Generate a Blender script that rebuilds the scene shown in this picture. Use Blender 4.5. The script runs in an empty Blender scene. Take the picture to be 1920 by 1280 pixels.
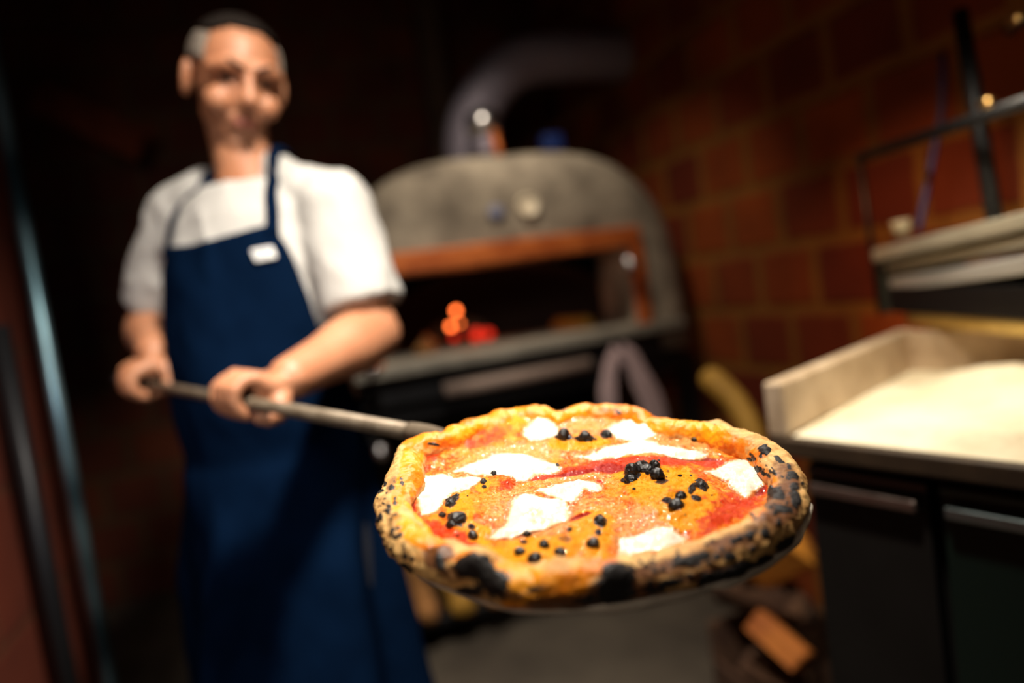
import bpy, bmesh, math, random
import numpy as np
from mathutils import Vector, Matrix
from mathutils.bvhtree import BVHTree
random.seed(4); rng = np.random.default_rng(11)
PI = math.pi
scene = bpy.context.scene
COL = scene.collection

# ------------------------------------------------------------------ camera
FPX = 1280.0
CAMP = np.array([0, 0, 1.17]); PITCH = math.radians(4.2); ROLL = math.radians(-8.0)
_a = math.radians(90) - PITCH
_Rx = np.array([[1,0,0],[0,math.cos(_a),-math.sin(_a)],[0,math.sin(_a),math.cos(_a)]])
_Rz = np.array([[math.cos(ROLL),-math.sin(ROLL),0],[math.sin(ROLL),math.cos(ROLL),0],[0,0,1]])
RC = _Rx @ _Rz
cam_data = bpy.data.cameras.new('camera'); cam = bpy.data.objects.new('camera', cam_data); COL.objects.link(cam)
cam_data.sensor_width = 36; cam_data.lens = 24; cam_data.clip_start = 0.02
cam.matrix_world = Matrix([list(RC[i]) + [CAMP[i]] for i in range(3)] + [[0,0,0,1]])
cam_data.dof.use_dof = True; cam_data.dof.focus_distance = 0.505; cam_data.dof.aperture_fstop = 1.5
scene.camera = cam

def P(px, py, d):                      # photo position at a depth -> place
    return Vector(CAMP + RC @ np.array([(px-960)/FPX*d, -(py-640)/FPX*d, -d]))
def on_plane(px, py, n, D):
    d = RC @ np.array([(px-960)/FPX, -(py-640)/FPX, -1.]); n = np.array(n, float)
    return Vector(CAMP + d*((D - n@CAMP)/(n@d)))
def on_z(px, py, z): return on_plane(px, py, (0,0,1), z)
def pix(W):                            # places -> photo position
    q = (np.asarray(W) - CAMP) @ RC
    return 960 + FPX*q[:,0]/-q[:,2], 640 - FPX*q[:,1]/-q[:,2]
YAW = math.radians(18); CS, SN = math.cos(YAW), math.sin(YAW)
def room(x, y, z=0): return Vector((CS*x - SN*y, SN*x + CS*y, z))
def front(px, py, D=2.15):             # photo position on the upright plane of the oven front -> (x, z) in the room's axes
    p = on_plane(px, py, (-SN, CS, 0), D); return CS*p.x + SN*p.y, p.z

# ------------------------------------------------------------------ world, lights, exposure
w = bpy.data.worlds.new('world'); scene.world = w; w.use_nodes = True
w.node_tree.nodes['Background'].inputs[0].default_value = (0.9, 0.55, 0.35, 1)
w.node_tree.nodes['Background'].inputs[1].default_value = 0.004
def area(name, loc, target, size, power, color, spread=180):
    l = bpy.data.lights.new(name, 'AREA'); l.shape = 'DISK'; l.size = size; l.energy = power; l.color = color
    l.spread = math.radians(spread)
    o = bpy.data.objects.new(name, l); COL.objects.link(o); o.location = loc
    o.rotation_euler = (Vector(target) - Vector(loc)).to_track_quat('-Z', 'Y').to_euler()
    return o
area('pendant_lamp_light', (0.08, 0.52, 2.32), (-0.22, 0.92, 1.28), 0.15, 13.8, (1.0, 0.91, 0.79), 84)
area('front_fill_light', (-0.25, -0.7, 1.75), (-0.45, 1.2, 1.25), 0.4, 1.5, (1.0, 0.85, 0.68), 60)  # added frontal fill behind the camera, no lamp known there
area('counter_lamp_light', (0.62, 0.98, 1.98), (0.62, 1.0, 0.9), 0.12, 2.0, (1.0, 0.86, 0.64), 62)
area('unit_lamp_light', (0.45, 0.75, 1.75), (1.0, 1.25, 1.1), 0.10, .55, (1.0, 0.86, 0.66), 40)
area('oven_lamp_light', (0.05, 1.75, 2.35), (0.1, 2.3, 1.3), 0.12, 2.6, (1.0, 0.84, 0.66), 84)
area('wall_lamp_light', (0.35, 1.30, 1.75), (.90, 1.62, 1.15), 0.08, .38, (1.0, 0.55, 0.26), 50)
area('cool_fill_light', (-0.55, -0.2, 1.3), (-1.0, 1.6, 0.9), 0.8, .8, (0.30, 0.62, 1.0), 70)  # added cool light, source unseen, for reflections on the post
area('rear_lamp_light', (0.30, 1.50, 2.02), (0.05, 0.55, 1.0), 0.05, .9, (1.0, 0.92, 0.82), 50)
scene.view_settings.view_transform = 'Standard'; scene.view_settings.look = 'None'
scene.view_settings.exposure = 0.0; scene.view_settings.gamma = 1.0
scene.view_settings.use_curve_mapping = False

# ------------------------------------------------------------------ material helpers
def mat(name, base, rough=0.5, metal=0.0, var=0.0, vscale=8.0, base2=None, bump=0.0, bscale=60.0, spec=0.5, sss=0.0,
        emit=None, estr=0.0, coat=0.0, trans=0.0, rvar=0.0, detail=6, stretch=None):
    m = bpy.data.materials.new(name); m.use_nodes = True; nt = m.node_tree; b = nt.nodes['Principled BSDF']
    b.inputs['Base Color'].default_value = (*base, 1); b.inputs['Roughness'].default_value = rough
    b.inputs['Metallic'].default_value = metal; b.inputs['Specular IOR Level'].default_value = spec
    if sss:
        b.inputs['Subsurface Weight'].default_value = sss; b.inputs['Subsurface Radius'].default_value = (1, .35, .15)
        b.inputs['Subsurface Scale'].default_value = 0.006
    if emit: b.inputs['Emission Color'].default_value = (*emit, 1); b.inputs['Emission Strength'].default_value = estr
    b.inputs['Coat Weight'].default_value = coat; b.inputs['Transmission Weight'].default_value = trans
    tc = nt.nodes.new('ShaderNodeTexCoord'); src = tc.outputs['Object']
    if stretch:
        mp = nt.nodes.new('ShaderNodeMapping'); mp.inputs['Scale'].default_value = stretch
        nt.links.new(src, mp.inputs[0]); src = mp.outputs[0]
    if base2 is not None or var or rvar:
        n = nt.nodes.new('ShaderNodeTexNoise'); n.inputs['Scale'].default_value = vscale; n.inputs['Detail'].default_value = detail
        n.inputs['Roughness'].default_value = 0.6
        nt.links.new(src, n.inputs['Vector'])
        cr = nt.nodes.new('ShaderNodeValToRGB'); nt.links.new(n.outputs['Fac'], cr.inputs[0])
        cr.color_ramp.elements[0].position = 0.35; cr.color_ramp.elements[1].position = 0.65
        c2 = base2 if base2 is not None else tuple(max(0, c*(1-var)) for c in base)
        cr.color_ramp.elements[0].color = (*c2, 1); cr.color_ramp.elements[1].color = (*base, 1)
        nt.links.new(cr.outputs[0], b.inputs['Base Color'])
        if rvar:
            mr = nt.nodes.new('ShaderNodeMapRange'); nt.links.new(n.outputs['Fac'], mr.inputs[0])
            mr.inputs[3].default_value = rough - rvar; mr.inputs[4].default_value = rough + rvar
            nt.links.new(mr.outputs[0], b.inputs['Roughness'])
    if bump:
        n2 = nt.nodes.new('ShaderNodeTexNoise'); n2.inputs['Scale'].default_value = bscale; n2.inputs['Detail'].default_value = 5
        nt.links.new(src, n2.inputs['Vector'])
        bp = nt.nodes.new('ShaderNodeBump'); bp.inputs['Strength'].default_value = bump; bp.inputs['Distance'].default_value = 0.01
        nt.links.new(n2.outputs['Fac'], bp.inputs['Height']); nt.links.new(bp.outputs[0], b.inputs['Normal'])
    return m

def brick_mat(name, c1, c2, mortar, bw=0.25, rh=0.2, ms=0.022, bump=0.6):
    m = bpy.data.materials.new(name); m.use_nodes = True; nt = m.node_tree; b = nt.nodes['Principled BSDF']
    tc = nt.nodes.new('ShaderNodeTexCoord'); sep = nt.nodes.new('ShaderNodeSeparateXYZ'); cmb = nt.nodes.new('ShaderNodeCombineXYZ')
    nt.links.new(tc.outputs['Object'], sep.inputs[0]); nt.links.new(sep.outputs['X'], cmb.inputs['X']); nt.links.new(sep.outputs['Z'], cmb.inputs['Y'])
    nz = nt.nodes.new('ShaderNodeTexNoise'); nz.inputs['Scale'].default_value = 14; nz.inputs['Detail'].default_value = 4
    nt.links.new(tc.outputs['Object'], nz.inputs['Vector'])
    ad = nt.nodes.new('ShaderNodeMixRGB'); ad.blend_type = 'ADD'; ad.inputs[0].default_value = 0.02
    nt.links.new(cmb.outputs[0], ad.inputs[1]); nt.links.new(nz.outputs['Color'], ad.inputs[2])
    br = nt.nodes.new('ShaderNodeTexBrick'); br.inputs['Scale'].default_value = 1; br.inputs['Brick Width'].default_value = bw
    br.inputs['Row Height'].default_value = rh; br.inputs['Mortar Size'].default_value = ms; br.inputs['Mortar Smooth'].default_value = 0.4
    br.inputs['Color1'].default_value = (*c1, 1); br.inputs['Color2'].default_value = (*c2, 1); br.inputs['Mortar'].default_value = (*mortar, 1)
    nt.links.new(ad.outputs[0], br.inputs['Vector'])
    n2 = nt.nodes.new('ShaderNodeTexNoise'); n2.inputs['Scale'].default_value = 5; n2.inputs['Detail'].default_value = 6
    nt.links.new(tc.outputs['Object'], n2.inputs['Vector'])
    mx = nt.nodes.new('ShaderNodeMixRGB'); mx.blend_type = 'MULTIPLY'; mx.inputs[0].default_value = 0.7
    cr = nt.nodes.new('ShaderNodeValToRGB'); cr.color_ramp.elements[0].position = .3; cr.color_ramp.elements[1].position = .7
    cr.color_ramp.elements[0].color = (.45, .4, .4, 1); cr.color_ramp.elements[1].color = (1, 1, 1, 1)
    nt.links.new(n2.outputs['Fac'], cr.inputs[0]); nt.links.new(br.outputs['Color'], mx.inputs[1]); nt.links.new(cr.outputs[0], mx.inputs[2])
    nt.links.new(mx.outputs[0], b.inputs['Base Color']); b.inputs['Roughness'].default_value = 0.85
    bp = nt.nodes.new('ShaderNodeBump'); bp.inputs['Strength'].default_value = bump; bp.inputs['Distance'].default_value = 0.012
    bp.invert = True
    nt.links.new(br.outputs['Fac'], bp.inputs['Height']); nt.links.new(bp.outputs[0], b.inputs['Normal'])
    return m

M = {}
M['terracotta'] = brick_mat('terracotta_blocks', (.44, .085, .005), (.20, .022, .004), (.36, .14, .018))
M['red_wall'] = brick_mat('dark_red_blocks', (.20, .030, .006), (.17, .024, .005), (.15, .035, .008), .5, .30, .012, .3)
M['floor'] = mat('stone_floor', (.105, .085, .062), .6, base2=(.06, .048, .036), vscale=3, bump=.2, bscale=30)
M['ceiling'] = mat('dark_ceiling', (.03, .022, .018), .9, bump=.1)
M['plaster'] = mat('oven_plaster', (.40, .345, .265), .9, base2=(.15, .125, .095), vscale=7, bump=.5, bscale=40)
M['stone'] = mat('oven_stone', (.24, .22, .18), .6, var=.4, vscale=12, bump=.2)
M['soot'] = mat('soot_brick', (.035, .02, .015), .95, bump=.6, bscale=20)
M['copper'] = mat('reddish_copper', (.75, .21, .045), .5, .35, base2=(.42, .08, .015), vscale=9, bump=.15)
M['black_steel'] = mat('black_steel', (.018, .018, .02), .45, .6, rvar=.1)
M['steel'] = mat('brushed_steel', (.62, .62, .64), .28, 1.0, rvar=.08, vscale=30)
M['duct'] = mat('duct_steel', (.30, .27, .34), .6, .3, rvar=.1, vscale=6)
M['marble'] = mat('beige_marble', (.62, .48, .34), .45, base2=(.42, .30, .19), vscale=14, detail=9)
M['slab_edge'] = mat('worktop_edge', (.06, .036, .018), .6, var=.4, vscale=20)
M['flour'] = mat('flour', (.86, .79, .62), .95, base2=(.62, .52, .34), vscale=4, bump=.6, bscale=35)
M['cabinet'] = mat('dark_cabinet', (.010, .009, .008), .6, spec=.3, var=.3, vscale=10)
M['teal_glass'] = mat('teal_panel', (.006, .016, .012), .45, spec=.3)
M['brass'] = mat('brass', (.8, .5, .18), .3, 1.0)
M['wood'] = mat('firewood', (.50, .24, .07), .85, base2=(.28, .11, .03), vscale=10, bump=.5, bscale=30, stretch=(1, 1, .2))
M['bark'] = mat('bark', (.10, .045, .02), .95, base2=(.05, .02, .01), vscale=20, bump=.9, bscale=40)
M['amber'] = mat('amber_wood', (.75, .29, .03), .7, base2=(.50, .16, .015), vscale=9, bump=.3)
M['rust'] = mat('rusty_wood', (.42, .13, .015), .8, base2=(.25, .06, .008), vscale=9, bump=.3)
M['ochre'] = mat('ochre_wood', (.52, .28, .035), .7, base2=(.34, .17, .02), vscale=9, bump=.3)
M['towel'] = mat('grey_towel', (.50, .36, .36), .95, var=.2, vscale=30, bump=.4, bscale=300)
M['skin'] = mat('skin', (.45, .20, .105), .5, base2=(.39, .155, .075), vscale=12, sss=.12, bump=.05, bscale=200)
M['lips'] = mat('lips', (.42, .13, .10), .5)
M['hair'] = mat('hair', (.012, .008, .006), .8, spec=.15, bump=.6, bscale=250)
M['grey_hair'] = mat('grey_hair', (.30, .25, .20), .7, base2=(.14, .11, .09), vscale=60, bump=.6, bscale=250)
M['eye'] = mat('eye', (.03, .02, .015), .2)
M['white_cloth'] = mat('white_cloth', (.42, .405, .38), .9, bump=.15, bscale=90)
M['navy'] = mat('navy_cloth', (.0022, .0085, .026), .95, spec=.0, base2=(.0015, .0055, .017), vscale=7, bump=.25, bscale=400)
M['patch'] = mat('white_patch', (.70, .70, .68), .8)
M['patch_mark'] = mat('patch_print', (.22, .24, .30), .8)
M['trouser'] = mat('dark_trousers', (.008, .011, .022), .85)
M['shoe'] = mat('black_shoe', (.01, .01, .01), .4)
M['handle'] = mat('worn_metal_handle', (.21, .165, .115), .5, .4, base2=(.11, .08, .05), vscale=40, stretch=(1, 1, 1))
M['blade'] = mat('worn_aluminium', (.88, .78, .64), .5, .15, base2=(.55, .46, .36), vscale=25)
M['post'] = mat('steel_blue_glints', (.55, .88, 1.0), .38, .9, base2=(.08, .16, .20), vscale=3.2, detail=1)  # blue reflections with dark gaps painted into the steel's colour
M['blue'] = mat('blue_plastic', (.008, .03, .17), .5)
M['ember'] = mat('ember', (.05, .01, .005), .9, emit=(1.0, .16, .03), estr=9)
M['ember_dim'] = mat('ember_dim', (.05, .01, .005), .9, emit=(1.0, .03, .012), estr=1.1)
M['gauge'] = mat('gauge_face', (.80, .70, .52), .4)
M['white_paint'] = mat('pale_metal', (.46, .42, .33), .45, .2, var=.15, vscale=20)
M['beam'] = mat('old_beam', (.08, .04, .018), .85, var=.5, vscale=12, bump=.4)
M['yellow_board'] = mat('yellow_board', (.85, .60, .20), .55, base2=(.6, .38, .09), vscale=6)

# ------------------------------------------------------------------ object helpers
def link(name, me, m=None, parent=None, smooth=True):
    o = bpy.data.objects.new(name, me); COL.objects.link(o)
    if m is not None: me.materials.append(m)
    if smooth:
        me.polygons.foreach_set('use_smooth', [True]*len(me.polygons))
    if parent is not None: o.parent = parent
    return o
def tag(o, label=None, cat=None, group=None, kind=None):
    for k, v in (('label', label), ('category', cat), ('group', group), ('kind', kind)):
        if v: o[k] = v
    return o
def empty(name, loc=(0,0,0), rz=0, label=None, cat=None, group=None):
    o = bpy.data.objects.new(name, None); COL.objects.link(o); o.empty_display_size = .1
    o.matrix_world = Matrix.Translation(Vector(loc)) @ Matrix.Rotation(rz, 4, 'Z')
    return tag(o, label, cat, group)
def pydata(name, v, f, m=None, parent=None, smooth=True):
    me = bpy.data.meshes.new(name); me.from_pydata([tuple(x) for x in v], [], [tuple(x) for x in f]); me.update()
    return link(name, me, m, parent, smooth)
def from_bm(name, bm, m=None, parent=None, smooth=True):
    bmesh.ops.recalc_face_normals(bm, faces=bm.faces)
    me = bpy.data.meshes.new(name); bm.to_mesh(me); bm.free()
    o = link(name, me, m, parent, smooth)
    return o
def box(bm, a, b, bev=0.0, mx=None):
    a, b = Vector(a), Vector(b)
    r = bmesh.ops.create_cube(bm, size=1.0); vs = r['verts']
    c = (a+b)/2; s = b-a
    for v in vs: v.co = Vector((v.co.x*s.x, v.co.y*s.y, v.co.z*s.z)) + c
    if bev > 0:
        es = list({e for v in vs for e in v.link_edges})
        r2 = bmesh.ops.bevel(bm, geom=es, offset=bev, segments=3, profile=.5, affect='EDGES')
        vs = list({v for v in r2['verts']} | {v for v in vs if v.is_valid})
    if mx is not None:
        for v in vs: v.co = mx @ v.co
def boxobj(name, a, b, m, parent=None, bev=.004, mx=None):
    bm = bmesh.new(); box(bm, a, b, bev, mx); o = from_bm(name, bm, m, parent, False); return o
def sweep(bm, pts, rad, seg=20, caps='round', up=None):
    """closed tube through pts; rad[i] = r or (ra, rb); up = axis that ra follows"""
    pts = [Vector(p) for p in pts]; n = len(pts)
    rad = [(r, r) if not hasattr(r, '__len__') else tuple(r) for r in rad]
    T = []
    for i in range(n):
        t = (pts[min(i+1, n-1)] - pts[max(i-1, 0)]); T.append(t.normalized())
    u = Vector(up) if up is not None else T[0].orthogonal()
    rings = []
    def ring(c, t, ra, rb):
        nonlocal u
        u = (u - t*u.dot(t)); u.normalize(); v = t.cross(u)
        return [bm.verts.new(c + u*(ra*math.cos(2*PI*k/seg)) + v*(rb*math.sin(2*PI*k/seg))) for k in range(seg)]
    if caps == 'round':
        for a in (80, 60, 35, 15):
            s, c = math.sin(math.radians(a)), math.cos(math.radians(a))
            rm = min(rad[0]); rings.append(ring(pts[0] - T[0]*rm*s, T[0], rad[0][0]*c, rad[0][1]*c))
    for i in range(n): rings.append(ring(pts[i], T[i], *rad[i]))
    if caps == 'round':
        for a in (15, 35, 60, 80):
            s, c = math.sin(math.radians(a)), math.cos(math.radians(a))
            rm = min(rad[-1]); rings.append(ring(pts[-1] + T[-1]*rm*s, T[-1], rad[-1][0]*c, rad[-1][1]*c))
    for A, B in zip(rings, rings[1:]):
        for k in range(seg): bm.faces.new((A[k], A[(k+1) % seg], B[(k+1) % seg], B[k]))
    bm.faces.new(list(reversed(rings[0]))); bm.faces.new(rings[-1])
def spline(pts, n=8):
    pts = [Vector(p) for p in pts]; q = [pts[0]*2-pts[1]] + pts + [pts[-1]*2-pts[-2]]; out = []
    for i in range(1, len(q)-2):
        for k in range(n):
            t = k/n; a, b, c, d = q[i-1], q[i], q[i+1], q[i+2]
            out.append(.5*((2*b) + (c-a)*t + (2*a-5*b+4*c-d)*t*t + (3*b-a-3*c+d)*t**3))
    out.append(pts[-1]); return out
def tube(name, pts, r, m, parent=None, seg=16, caps='flat', n=8):
    bm = bmesh.new(); s = spline(pts, n) if len(pts) > 2 else [Vector(p) for p in pts]
    rr = [r]*len(s) if not callable(r) else [r(i/(len(s)-1)) for i in range(len(s))]
    sweep(bm, s, rr, seg, caps); return from_bm(name, bm, m, parent)
def ellipsoid(bm, c, rx, ry, rz, X=(1,0,0), Y=(0,1,0), Z=(0,0,1), seg=24):
    r = bmesh.ops.create_uvsphere(bm, u_segments=seg, v_segments=seg//2+2, radius=1.0)
    X, Y, Z, c = Vector(X), Vector(Y), Vector(Z), Vector(c)
    for v in r['verts']: v.co = c + X*(v.co.x*rx) + Y*(v.co.y*ry) + Z*(v.co.z*rz)
def lathe(name, prof, m, parent=None, mx=None, seg=40):
    v, f = [], []
    for r, z in prof:
        for k in range(seg): v.append((r*math.cos(2*PI*k/seg), r*math.sin(2*PI*k/seg), z))
    for i in range(len(prof)-1):
        for k in range(seg):
            a = i*seg+k; b = i*seg+(k+1) % seg; f.append((a, b, b+seg, a+seg))
    f.append(tuple(range(seg))[::-1]); f.append(tuple(range((len(prof)-1)*seg, len(prof)*seg)))
    if mx is not None: v = [mx @ Vector(p) for p in v]
    return pydata(name, v, f, m, parent)
def bake(bm, voxel, smooth=6, factor=.5):
    """join everything in bm to one continuous skin"""
    me = bpy.data.meshes.new('tmp'); bmesh.ops.recalc_face_normals(bm, faces=bm.faces); bm.to_mesh(me); bm.free()
    o = bpy.data.objects.new('tmp', me); COL.objects.link(o)
    r = o.modifiers.new('r', 'REMESH'); r.mode = 'VOXEL'; r.voxel_size = voxel; r.use_smooth_shade = True
    if smooth:
        s = o.modifiers.new('s', 'SMOOTH'); s.factor = factor; s.iterations = smooth
    dg = bpy.context.evaluated_depsgraph_get(); dg.update()
    out = bpy.data.meshes.new_from_object(o.evaluated_get(dg))
    bpy.data.objects.remove(o); bpy.data.meshes.remove(me); return out

# vectorised noise
def _hash(ix, iy, iz):
    h = (ix*374761393 + iy*668265263 + iz*2147483647*3 + 12345) & 0xffffffff
    h = ((h ^ (h >> 13))*1274126177) & 0xffffffff
    return ((h ^ (h >> 16)) & 0xffff)/65535.0
def vnoise(p):
    i = np.floor(p).astype(np.int64); f = p - i; f = f*f*(3-2*f); r = 0
    for dx in (0, 1):
        for dy in (0, 1):
            for dz in (0, 1):
                wgt = (f[:,0] if dx else 1-f[:,0])*(f[:,1] if dy else 1-f[:,1])*(f[:,2] if dz else 1-f[:,2])
                r = r + wgt*_hash(i[:,0]+dx, i[:,1]+dy, i[:,2]+dz)
    return r
def fbm(p, o=4):
    r, a, s = 0, .5, 0
    for k in range(o): r = r + a*vnoise(p*(2**k) + 17.3*k); s += a; a *= .5
    return r/s                         # 0..1
def smst(x, a, b):
    t = np.clip((x-a)/(b-a), 0, 1); return t*t*(3-2*t)

# ================================================================== THE ROOM
DR, DB, DL = 1.50, 3.5, -1.0
def wall(name, x0, x1, y, flip, axis, m=None):
    m = m or M['terracotta']
    bm = bmesh.new(); L = x1-x0
    box(bm, (0, 0, 0), (L, .15, 2.9)); o = from_bm(name, bm, m, None, False)
    if axis == 'x': o.matrix_world = Matrix.Translation(room(x0, y)) @ Matrix.Rotation(YAW, 4, 'Z')
    else: o.matrix_world = Matrix.Translation(room(y, x0)) @ Matrix.Rotation(YAW+PI/2, 4, 'Z')
    return tag(o, kind='structure')
M['back_wall'] = brick_mat('unlit_blocks', (.20, .04, .008), (.12, .02, .006), (.14, .06, .02))  # darker copy of the terracotta, the wall's lack of light put into its colours
wall('wall_back', -3.0, DR+.15, DB, 0, 'x', M['back_wall'])
wall('wall_right', -1.6, DB, DR+.15, 0, 'y')
EL = P(118, 900, 1.9); elx, ely = CS*EL.x+SN*EL.y, -SN*EL.x+CS*EL.y
wall('wall_left', -1.6, ely, elx, 0, 'y', M['red_wall'])
bm = bmesh.new(); box(bm, (-3.2, -1.8, -.1), (1.7, 3.7, 0)); o = from_bm('floor', bm, M['floor'], None, False)
o.rotation_euler.z = YAW; tag(o, kind='structure')
bm = bmesh.new(); box(bm, (-3.2, -1.8, 2.9), (1.7, 3.7, 3.0)); o = from_bm('ceiling', bm, M['ceiling'], None, False)
o.rotation_euler.z = YAW; tag(o, kind='structure')

# steel door post at the end of the left wall
A = P(24, 310, 1.72); B = P(205, 1280, 1.72)
dirp = (B-A).normalized(); A2 = A - dirp*((A.z-2.2)/dirp.z); B2 = A + dirp*((0.0-A.z)/dirp.z)
post = empty('door_frame', (B2.x, B2.y, 0), 0, 'steel door frame post with blue reflections in its colour, standing at the end of the left brick wall', 'door frame')
inv = Matrix.Translation((-B2.x, -B2.y, 0))
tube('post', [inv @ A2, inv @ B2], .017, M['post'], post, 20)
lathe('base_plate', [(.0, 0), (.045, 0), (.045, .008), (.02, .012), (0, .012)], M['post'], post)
# thin dark upright in front of the left wall
d1 = room(elx+.06, ely-.42); 
pp = empty('standing_pipe', (d1.x, d1.y, 0), 0, 'thin black upright pipe against the red brick at the left edge', 'pipe')
tube('pipe', [(0, 0, 0), (0, 0, 1.25)], .02, M['black_steel'], pp)
lathe('pipe_foot', [(0, 0), (.04, 0), (.04, .01), (.02, .014), (0, .014)], M['black_steel'], pp)

# ceiling beam and the slanting beam end behind the cook
bq = front(800, 40, 2.9)
o = boxobj('wooden_beam', (-.05, -.05, 0), (.05, .05, 1.3), M['beam'], None, .01)
o.matrix_world = Matrix.Translation(room(bq[0], 2.9, 1.6)) @ Matrix.Rotation(YAW, 4, 'Z')
tag(o, 'faint dark wooden beam rising into the dark above the oven, left of the flue', 'beam')
a = front(70, 180, 3.2); b = front(270, 275, 3.2)
bm = bmesh.new(); A = room(a[0], 3.2, a[1]); B = room(b[0], 3.2, b[1])
sweep(bm, [A, B], [(.07, .07)]*2, 4, 'flat', up=(0, 0, 1))
o = from_bm('brick_arch_band', bm, mat('red_brick_band', (.30, .05, .012), .9, var=.4, vscale=9), None, False)
tag(o, 'dim red sloping brick band high on the left behind the man', 'beam')

# ================================================================== THE OVEN
OX, OY = .78, 2.15
oven = empty('pizza_oven', room(OX, OY, 0), YAW, 'domed grey plaster wood-fired pizza oven with wide low mouth behind the man', 'oven')
HW, ZB, ZT = .64, .86, 1.635
NL = 160
cx0, cz0 = 0.0, 1.13
def outer(th, inset=0.0):
    dx, dz = math.cos(th), math.sin(th); lo, hi = 0.0, 3.0
    for _ in range(40):
        t = (lo+hi)/2; x, z = abs(cx0+dx*t), cz0+dz*t
        ok = z > ZB+inset and x < HW-inset and ((x/(HW-inset))**3.3 + max(0, (z-ZB)/(ZT-inset-ZB))**3.3 < 1)
        if ok: lo = t
        else: hi = t
    return cx0+dx*lo, cz0+dz*lo
MX0, MX1, MZ0, MZ1 = -.53, .42, .995, 1.275
def inner(th):
    dx, dz = math.cos(th), math.sin(th); t = 9
    for a_, b_ in ((dx, MX1 if dx > 0 else MX0), (dz, (MZ1 if dz > 0 else MZ0)-cz0)):
        if abs(a_) > 1e-9: t = min(t, b_/a_)
    return dx*t, cz0+dz*t
ths = [2*PI*k/NL for k in range(NL)]
loops = []
inn = [inner(t) for t in ths]
loops.append([(x*1.0, .32, z) for x, z in inn]); loops.append([(x, .0, z) for x, z in inn])
for f_ in (.33, .66): loops.append([(i[0]*(1-f_)+o_[0]*f_, .0, i[1]*(1-f_)+o_[1]*f_) for i, o_ in zip(inn, [outer(t, .11) for t in ths])])
for k in range(7):
    a_ = k/6*PI/2; ins = .11*(1-math.sin(a_)); yy = .11*(1-math.cos(a_))
    loops.append([(x, yy, z) for x, z in (outer(t, ins) for t in ths)])
for yy in (.4, .8, 1.05): loops.append([(x, yy, z) for x, z in (outer(t, 0) for t in ths)])
loops.append([(x, 1.15, z) for x, z in (outer(t, .1) for t in ths)])
V = [p for L in loops for p in L]; Fc = []
for i in range(len(loops)-1):
    for k in range(NL):
        a_ = i*NL+k; b_ = i*NL+(k+1) % NL; Fc.append((a_, b_, b_+NL, a_+NL))
Fc.append(tuple(range((len(loops)-1)*NL, len(loops)*NL)))
V2 = np.array(V); nn = (fbm(V2*6)-.5)*.012; cen = np.array([0, .6, 1.1]); dv = V2-cen; dv /= np.linalg.norm(dv, axis=1)[:, None]
V2 = V2 + dv*nn[:, None]
pydata('body', V2, Fc, M['plaster'], oven)
# baking chamber
bm = bmesh.new(); segs = 40
ringv = []
for j, (yy, s_) in enumerate(((.30, 1.0), (.45, 1.12), (.75, 1.12), (1.0, .8), (1.08, .3))):
    rg = []
    for k in range(segs+1):
        t = PI*k/segs; rg.append(bm.verts.new((math.cos(t)*.52*s_, yy, .985+math.sin(t)*.30*(s_ if s_ < 1 else 1.0))))
    ringv.append(rg)
for A_, B_ in zip(ringv, ringv[1:]):
    for k in range(segs): bm.faces.new((A_[k], A_[k+1], B_[k+1], B_[k]))
from_bm('chamber', bm, M['soot'], oven)
boxobj('hearth_floor', (-.46, .02, .955), (.46, 1.08, .99), M['soot'], oven)
boxobj('hearth_shelf', (-.66, -.07, .958), (.545, .06, .992), M['stone'], oven, .008)
# copper coloured surround: lintel and two jambs
boxobj('recess_shade', (-.60, -.016, .862), (.47, .012, .955), M['black_steel'], oven, .004)  # dark sheet standing in for the shade of the open recess
bm = bmesh.new(); box(bm, (-.55, -.022, 1.268), (.435, .012, 1.335), .006); lt = from_bm('lintel_trim', bm, M['copper'], oven, False); lt['label'] = 'orange copper band over the mouth'
for x0, x1 in ((.395, .44), (-.555, -.51)):
    boxobj('jamb_trim', (x0, -.02, .99), (x1, .012, 1.268), M['copper'], oven, .006)
# round thermometer
gx, gz = front(988, 386); mx = Matrix.Translation((gx-OX, -.002, gz)) @ Matrix.Rotation(PI/2, 4, 'X')
g = lathe('thermometer', [(0, 0), (.036, 0), (.036, .014), (.031, .018), (.030, .016), (0, .016)], M['gauge'], oven, mx)
bm = bmesh.new(); box(bm, (-.0015, -.003, 0), (.0015, .022, .001), 0, mx @ Matrix.Translation((0, 0, .0165)) @ Matrix.Rotation(.6, 4, 'Z'))
from_bm('needle', bm, M['black_steel'], g, False)
gx, gz = front(930, 400); mx = Matrix.Translation((gx-OX, -.002, gz)) @ Matrix.Rotation(PI/2, 4, 'X')
lathe('maker_plate', [(0, 0), (.028, 0), (.028, .005), (0, .006)], mat('bluish_plate', (.13, .14, .22), .5), oven, mx)
gx, gz = front(1170, 496); mx = Matrix.Translation((gx-OX, -.03, gz)) @ Matrix.Rotation(PI/2, 4, 'X')
k_ = lathe('door_knob', [(0, -.03), (.008, -.03), (.008, 0), (.024, .004), (.03, .018), (.022, .034), (0, .04)], M['steel'], oven, mx)
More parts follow.
